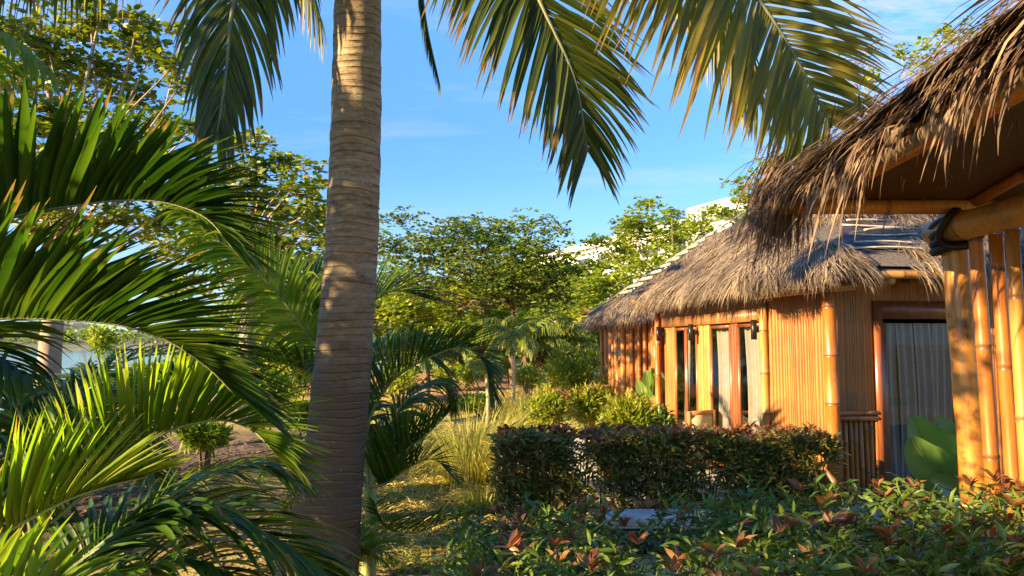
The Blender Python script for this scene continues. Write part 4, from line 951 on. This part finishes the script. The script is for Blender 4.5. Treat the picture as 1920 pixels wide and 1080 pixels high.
# the young palm right of the trunk
R1 = P(693, 915, 4.9); gr = gpt(690, 4.9)
pr = thing('young_palm', 'young palm with a yellow ringed stem just right of the coconut trunk', 'palm', gr)
stem_of(pr, gr, R1, .045)
frond(pr, [R1]+px([(690, 800, 4.9), (735, 715, 4.85), (810, 668, 4.8), (870, 652, 4.75), (908, 682, 4.7), (922, 735, 4.65)]), 118, .42, 'areca', 66, 18, 58, .08, .021, t0=.14, rad=.010)
frond(pr, [R1]+px([(705, 850, 5.1), (745, 775, 5.2), (790, 725, 5.3), (830, 720, 5.35), (850, 760, 5.4)]), 80, .42, 'areca', 62, 18, 10, .5, .021, t0=.15, rad=.009)
frond(pr, [R1]+px([(712, 890, 4.7), (760, 845, 4.6), (800, 815, 4.55), (845, 770, 4.5)]), 60, .34, 'areca', 66, 22, 65, .04, .024, t0=.2, rad=.009)
frond(pr, [R1]+px([(725, 905, 4.7), (775, 872, 4.6), (815, 862, 4.6), (850, 895, 4.55)]), 44, .26, 'areca', 66, 22, 55, .05, .022, t0=.2, rad=.008)
frond(pr, [R1]+px([(720, 985, 4.5), (775, 1000, 4.4), (830, 980, 4.4), (890, 960, 4.4)]), 50, .28, 'areca', 66, 22, 50, .06, .022, t0=.2, rad=.008)
frond(pr, [R1]+px([(640, 870, 5.1), (570, 845, 5.2), (500, 880, 5.2)]), 50, .36, 'areca_lit', 62, 20, 15, .4, .028, t0=.15, rad=.008)
frond(pr, [R1]+px([(650, 900, 5.2), (590, 900, 5.4), (520, 960, 5.5)]), 44, .36, 'areca', 62, 20, 15, .4, .028, t0=.15, rad=.008)
frond(pr, [R1]+px([(670, 800, 5.1), (650, 720, 5.2), (600, 680, 5.3)]), 44, .36, 'areca', 62, 20, 15, .4, .028, t0=.15, rad=.008)
palm('low bushy palm at the foot of the coconut trunk', gpt(660, 4.7), gpt(660, 4.7)+A(0, 0, .15), 14, .55, .2, 'areca_lit', (50, 88), 34, 25, .2, .013, .02, near=True, name='areca_palm', bend=.9, group='palms crowding the left side')
# thin young palms on the lawn
def thin_palm(label, px_, d, ytop, nf, fl):
    b = gpt(px_, d); t_ = P(px_, ytop, d)
    return palm(label, b, t_, nf, fl, fl*.35, 'lime_frond', (20, 80), 22, 10, .7, .035, .032, 'thin_stem', name='thin_palm', group='thin young palms on the lawn', bend=1.5)
M['lime_frond'] = leaf_mat('lime_palm_leaf', [(0, (.05, .11, .012)), (.5, (.15, .2, .02)), (1, (.3, .28, .04))], .42, .45)
thin_palm('slender young palm behind the stones, drooping leaves on a pale stem', 912, 13.2, 700, 6, .75)
thin_palm('second slender palm, farther up the lawn with a bright feathery top', 962, 17.5, 640, 8, .95)
# palms at the far end of the lawn
for (x, d, y, nf, fl, mt, lb) in ((985, 23, 668, 13, 2.1, 'lime_frond', 'drooping yellow-green palm behind the farther thin palm'), (1035, 25, 665, 13, 2.1, 'lime_frond', 'dark drooping palm with a dead orange frond, right of the yellow-green one'),
                                  (900, 30, 650, 12, 2.2, 'lime_frond', 'palm at the far end of the lawn under the leaning umbrella tree'), (800, 20, 680, 12, 1.7, 'areca', 'palm beyond the arching frond of the young palm')):
    t_ = palm(lb, gpt(x, d), P(x, y, d), nf, fl, fl*.3, mt, (35, 85), 34, 0, .8, .07, .08, 'twig', name='garden_palm', group='palms at the far end of the lawn', bend=1.15)
    if 'orange' in lb:
        q = P(x, y, d); o = frond(t_, [q, q+A(.4, -.3, .1), q+A(.75, -.5, -.5), q+A(.8, -.55, -1.4)], 24, .5, 'litter', v=-30, droop=.9, w=.07, near=False); o['label'] = 'dead orange frond'

# ---- plants with paddle leaves
def paddle(mb, p0, ctrl, L, wd_, n_=14, up=(0, -1, .3)):
    sp_ = spline(ctrl, n_); T = nz(np.gradient(sp_, axis=0)); s = nz(np.cross(T, A(*up))); nn_ = np.cross(s, T)
    pr_ = np.sin(pi*np.linspace(.03, .97, n_)**.8)**.6*wd_*.5
    cols = [sp_+s*(pr_*k_)[:, None]+nn_*(abs(k_)**1.3*pr_*.45)[:, None] for k_ in (-1, -.5, 0, .5, 1)]
    v_ = np.stack(cols, 1); i_ = np.arange(n_-1)[:, None]*5; j_ = np.arange(4)
    return mb.add(v_, np.stack([i_+j_, i_+j_+1, i_+5+j_+1, i_+5+j_], -1))
def paddle_plant(label, base, lst):
    t = thing('paddle_plant', label, 'plant', base, 'plants with big paddle leaves')
    for c, wd_, upv in lst:
        mb = MB(); paddle(mb, None, c, 1, wd_, up=upv); o = mb.obj('leaf', M['broad'], t, smooth=True)
        mb = MB(); tube(mb, spline([A(*base), (A(*base)+c[0])/2+A(0, 0, .05)]+list(c), 24), np.linspace(.014, .004, 24), 6); mb.obj('stalk', M['midrib'], o)
    return t
bb = gpt(1810, 4.7); bb = A(bb[0], bb[1], -.12)
paddle_plant('big leaved plant between the thick post and the grey curtains', bb, [
    (px([(1795, 905, 4.7), (1760, 860, 4.65), (1730, 820, 4.6), (1712, 782, 4.6)]), .30, (-.3, -1, .5)),
    (px([(1790, 900, 4.55), (1755, 880, 4.5), (1725, 850, 4.5), (1708, 820, 4.5)]), .26, (-.5, -1, .2)),
    (px([(1800, 880, 4.8), (1790, 840, 4.85), (1775, 810, 4.9), (1752, 785, 4.9)]), .2, (.6, -1, .3)),
    (px([(1800, 930, 4.5), (1770, 915, 4.45), (1745, 900, 4.4)]), .16, (-.3, -1, .6))])
b5 = gpt(1222, 12.2)
paddle_plant('cupped dark paddle leaves in front of the smaller hut', b5, [
    (px([(1222, 745, 12.2), (1218, 715, 12.2), (1212, 695, 12.2)]), .3, (-.3, -1, .3)), (px([(1225, 740, 12.2), (1230, 712, 12.2), (1222, 690, 12.2)]), .3, (.5, -1, .1)), (px([(1220, 745, 12), (1205, 730, 12), (1195, 712, 12)]), .2, (-.8, -1, .3))])

# ---- shade trees that stand out of frame towards the sun
def shade_tree(label, x, y, z0, z1, r, n, leaf):
    b = A(x, y, float(gz(x, y))); t = thing('broadleaf_tree', label, 'tree', b)
    mb = MB(); tube(mb, spline([b-A(0, 0, .1), b+A(.1, 0, z0), b+A(0, .1, (z0+z1)/2)], 10), np.linspace(.12, .06, 10), 8); mb.obj('trunk', M['bark'], t)
    mb = MB(); bl = [((x+U(-.6, .6)*r, y+U(-.6, .6)*r, U(z0+.3, z1-.3)), (r*.6, r*.6, (z1-z0)*.3)) for _ in range(9)]
    leaf_cloud(mb, bl, n, leaf, .9, True, .2); mb.obj('crown', M['umbrella'], t)
SHADE = True
palm('tall palm out of sight towards the sun, throwing frond shadows on the hut', A(-6.3, 3.7, float(gz(-6.3, 3.7))), A(-6.3, 3.7, 2.9), 10, 2.0, .5, 'areca', (15, 70), 40, 20, .4, .05, .08)
shade_tree('low tree out of sight on the lake side, shading the bare mound', -7.65, 5.4, .3, 2.3, 1.4, 4500, .15)
if SHADE:
    shade_tree('tree standing out of sight towards the low sun, shading the bronze hedge', -5.6, 2.4, 2.2, 4.25, 1.6, 5200, .17)
    shade_tree('smaller tree out of sight beside the path, shading the dark fronds', -4.1, 1.55, 2.75, 4.4, .75, 5200, .14)
    shade_tree('thin crowned tree out of sight beside the path, dappling the front hedge', -3.45, .2, 2.3, 3.1, .8, 800, .14)
# ================================================================ small things
# wooden chair with woven back on the hut terrace
cb = P(1292, 870, 9.75); cb[2] = -.04
ch = thing('wooden_chair', 'low wooden chair with pale woven back beside the glass doors', 'chair', cb)
ca = R(35); cx, cy = A(cos(ca), sin(ca), 0), A(-sin(ca), cos(ca), 0)
def cl(x, y, z): return cb+cx*x+cy*y+A(0, 0, z)
for sx in (-1, 1):
    for sy in (-1, 1):
        mb = MB(); box(mb, cl(sx*.23, sy*.22, .40 if sy < 0 else .28), (.045, .045, .80 if sy < 0 else .56), cx, cy); mb.obj('leg', M['chair'], ch)
    mb = MB(); box(mb, cl(sx*.23, .0, .575), (.06, .48, .03), cx, cy); mb.obj('armrest', M['chair'], ch)
mb = MB(); box(mb, cl(0, 0, .33), (.415, .4, .06), cx, cy); mb.obj('seat', M['weave'], ch)
bk = MB(); box(bk, cl(0, -.22, .59), (.40, .02, .32), cx, cy); bk = bk.obj('backrest', M['weave'], ch)
for z_, h_ in ((.775, .05), (.42, .04)):
    mb = MB(); box(mb, cl(0, -.22, z_), (.412, .05, h_), cx, cy); mb.obj('back_rail', M['chair'], bk)
# round stool
sb_ = P(1210, 912, 7.6); sz = -.12
so = thing('round_stool', 'low round wooden stool seen through the gap in the bronze hedge', 'stool', (sb_[0], sb_[1], sz))
zt = sb_[2]
mb = MB(); tube(mb, [(sb_[0], sb_[1], zt-.025), (sb_[0], sb_[1], zt-.02), (sb_[0], sb_[1], zt), (sb_[0], sb_[1], zt+.004)], [.125, .14, .14, .13], 24); mb.obj('seat', M['chair'], so)
for a in (.5, 2.6, 4.7):
    mb = MB(); tube(mb, [(sb_[0]+.08*cos(a), sb_[1]+.08*sin(a), zt-.03), (sb_[0]+.12*cos(a), sb_[1]+.12*sin(a), sz)], .011, 6); mb.obj('leg', M['twig'], so)
# concrete ledge before the bronze hedge
def bevel_box(name, mat, c, s, label, cat, ux=(1, 0, 0), uy=(0, 1, 0)):
    mb = MB(); box(mb, c, s, ux, uy); o = mb.obj(name, M[mat]); m_ = o.modifiers.new('bevel', 'BEVEL'); m_.width = .015; m_.segments = 3
    return tag(o, label, cat)
q = P(1236, 962, 6.2)
mb = MB(); box(mb, (q[0], q[1]+.04, (q[2]-.1-.13)/2), (.8, .16, q[2]-.1+.13))
base_ = mb
o_ = bevel_box('concrete_ledge', 'concrete', (q[0], q[1], q[2]-.045), (.96, .34, .09), 'pale concrete ledge between the bronze hedge and the front hedge', 'ledge')
base_.obj('base', M['sheet_and_shade'], o_)  # recessed base coloured near black to stand in for shade under the slab
q = P(945, 960, 6.4)
bevel_box('kerb_stone', 'concrete', (q[0]+.05, q[1]+.3, -.2), (.08, .9, .5), 'blue grey upright kerb at the left end of the bronze hedge', 'kerb')
q = P(1045, 810, 9.2)
bevel_box('low_wall', 'concrete', (q[0], q[1]+.6, .05), (1.1, .2, .66), 'low grey wall behind the bronze hedge, under the red stemmed bush', 'low wall')
# white wire rack behind the front hedge
q = P(1490, 1040, 4.3)
rk = thing('wire_rack', 'white wire rack glimpsed through the front hedge', 'rack', (q[0], q[1], -.12))
mb = MB()
for i_ in range(9): tube(mb, [(q[0]-.2+i_*.05, q[1], -.12), (q[0]-.2+i_*.05, q[1], .48)], .006, 5)
mb.obj('upright_wires', M['white_wire'], rk)
mb = MB()
for i_ in range(15): tube(mb, [(q[0]-.21, q[1]-.008, -.08+i_*.04), (q[0]+.21, q[1]-.008, -.08+i_*.04)], .006, 5)
mb.obj('cross_wires', M['white_wire'], rk)
# pale stones on the lawn
for (x, y, d, s, lb) in ((908, 810, 12.2, .12, 'larger pale stone at the foot of the slender palm'), (887, 808, 12.3, .07, 'small pale stone left of the larger one'), (1155, 825, 9.2, .10, 'white stone under the leafy bush by the chair'), (1182, 828, 9.1, .07, 'smaller white stone right of the one under the bush')):
    p = P(x, y, d); p[2] = gz(p[0], p[1])+s*.3
    u = np.linspace(0, pi, 9); a = np.arange(12)*2*pi/12
    v = np.stack([np.outer(np.sin(u), np.cos(a)), np.outer(np.sin(u), np.sin(a)), np.outer(np.cos(u), np.ones(12))*.65], -1)
    v *= (1+.12*np.sin(v[..., :1]*5+x)+.1*np.sin(v[..., 1:2]*6))
    i_ = np.arange(8)[:, None]*12; j_ = np.arange(12); k_ = (j_+1) % 12
    mb = MB().add(p+v.reshape(-1, 3)*s, np.stack([i_+j_, i_+12+j_, i_+12+k_, i_+k_], -1))
    tag(mb.obj('pale_stone', M['stone'], smooth=True), lb, 'stone', 'pale stones')
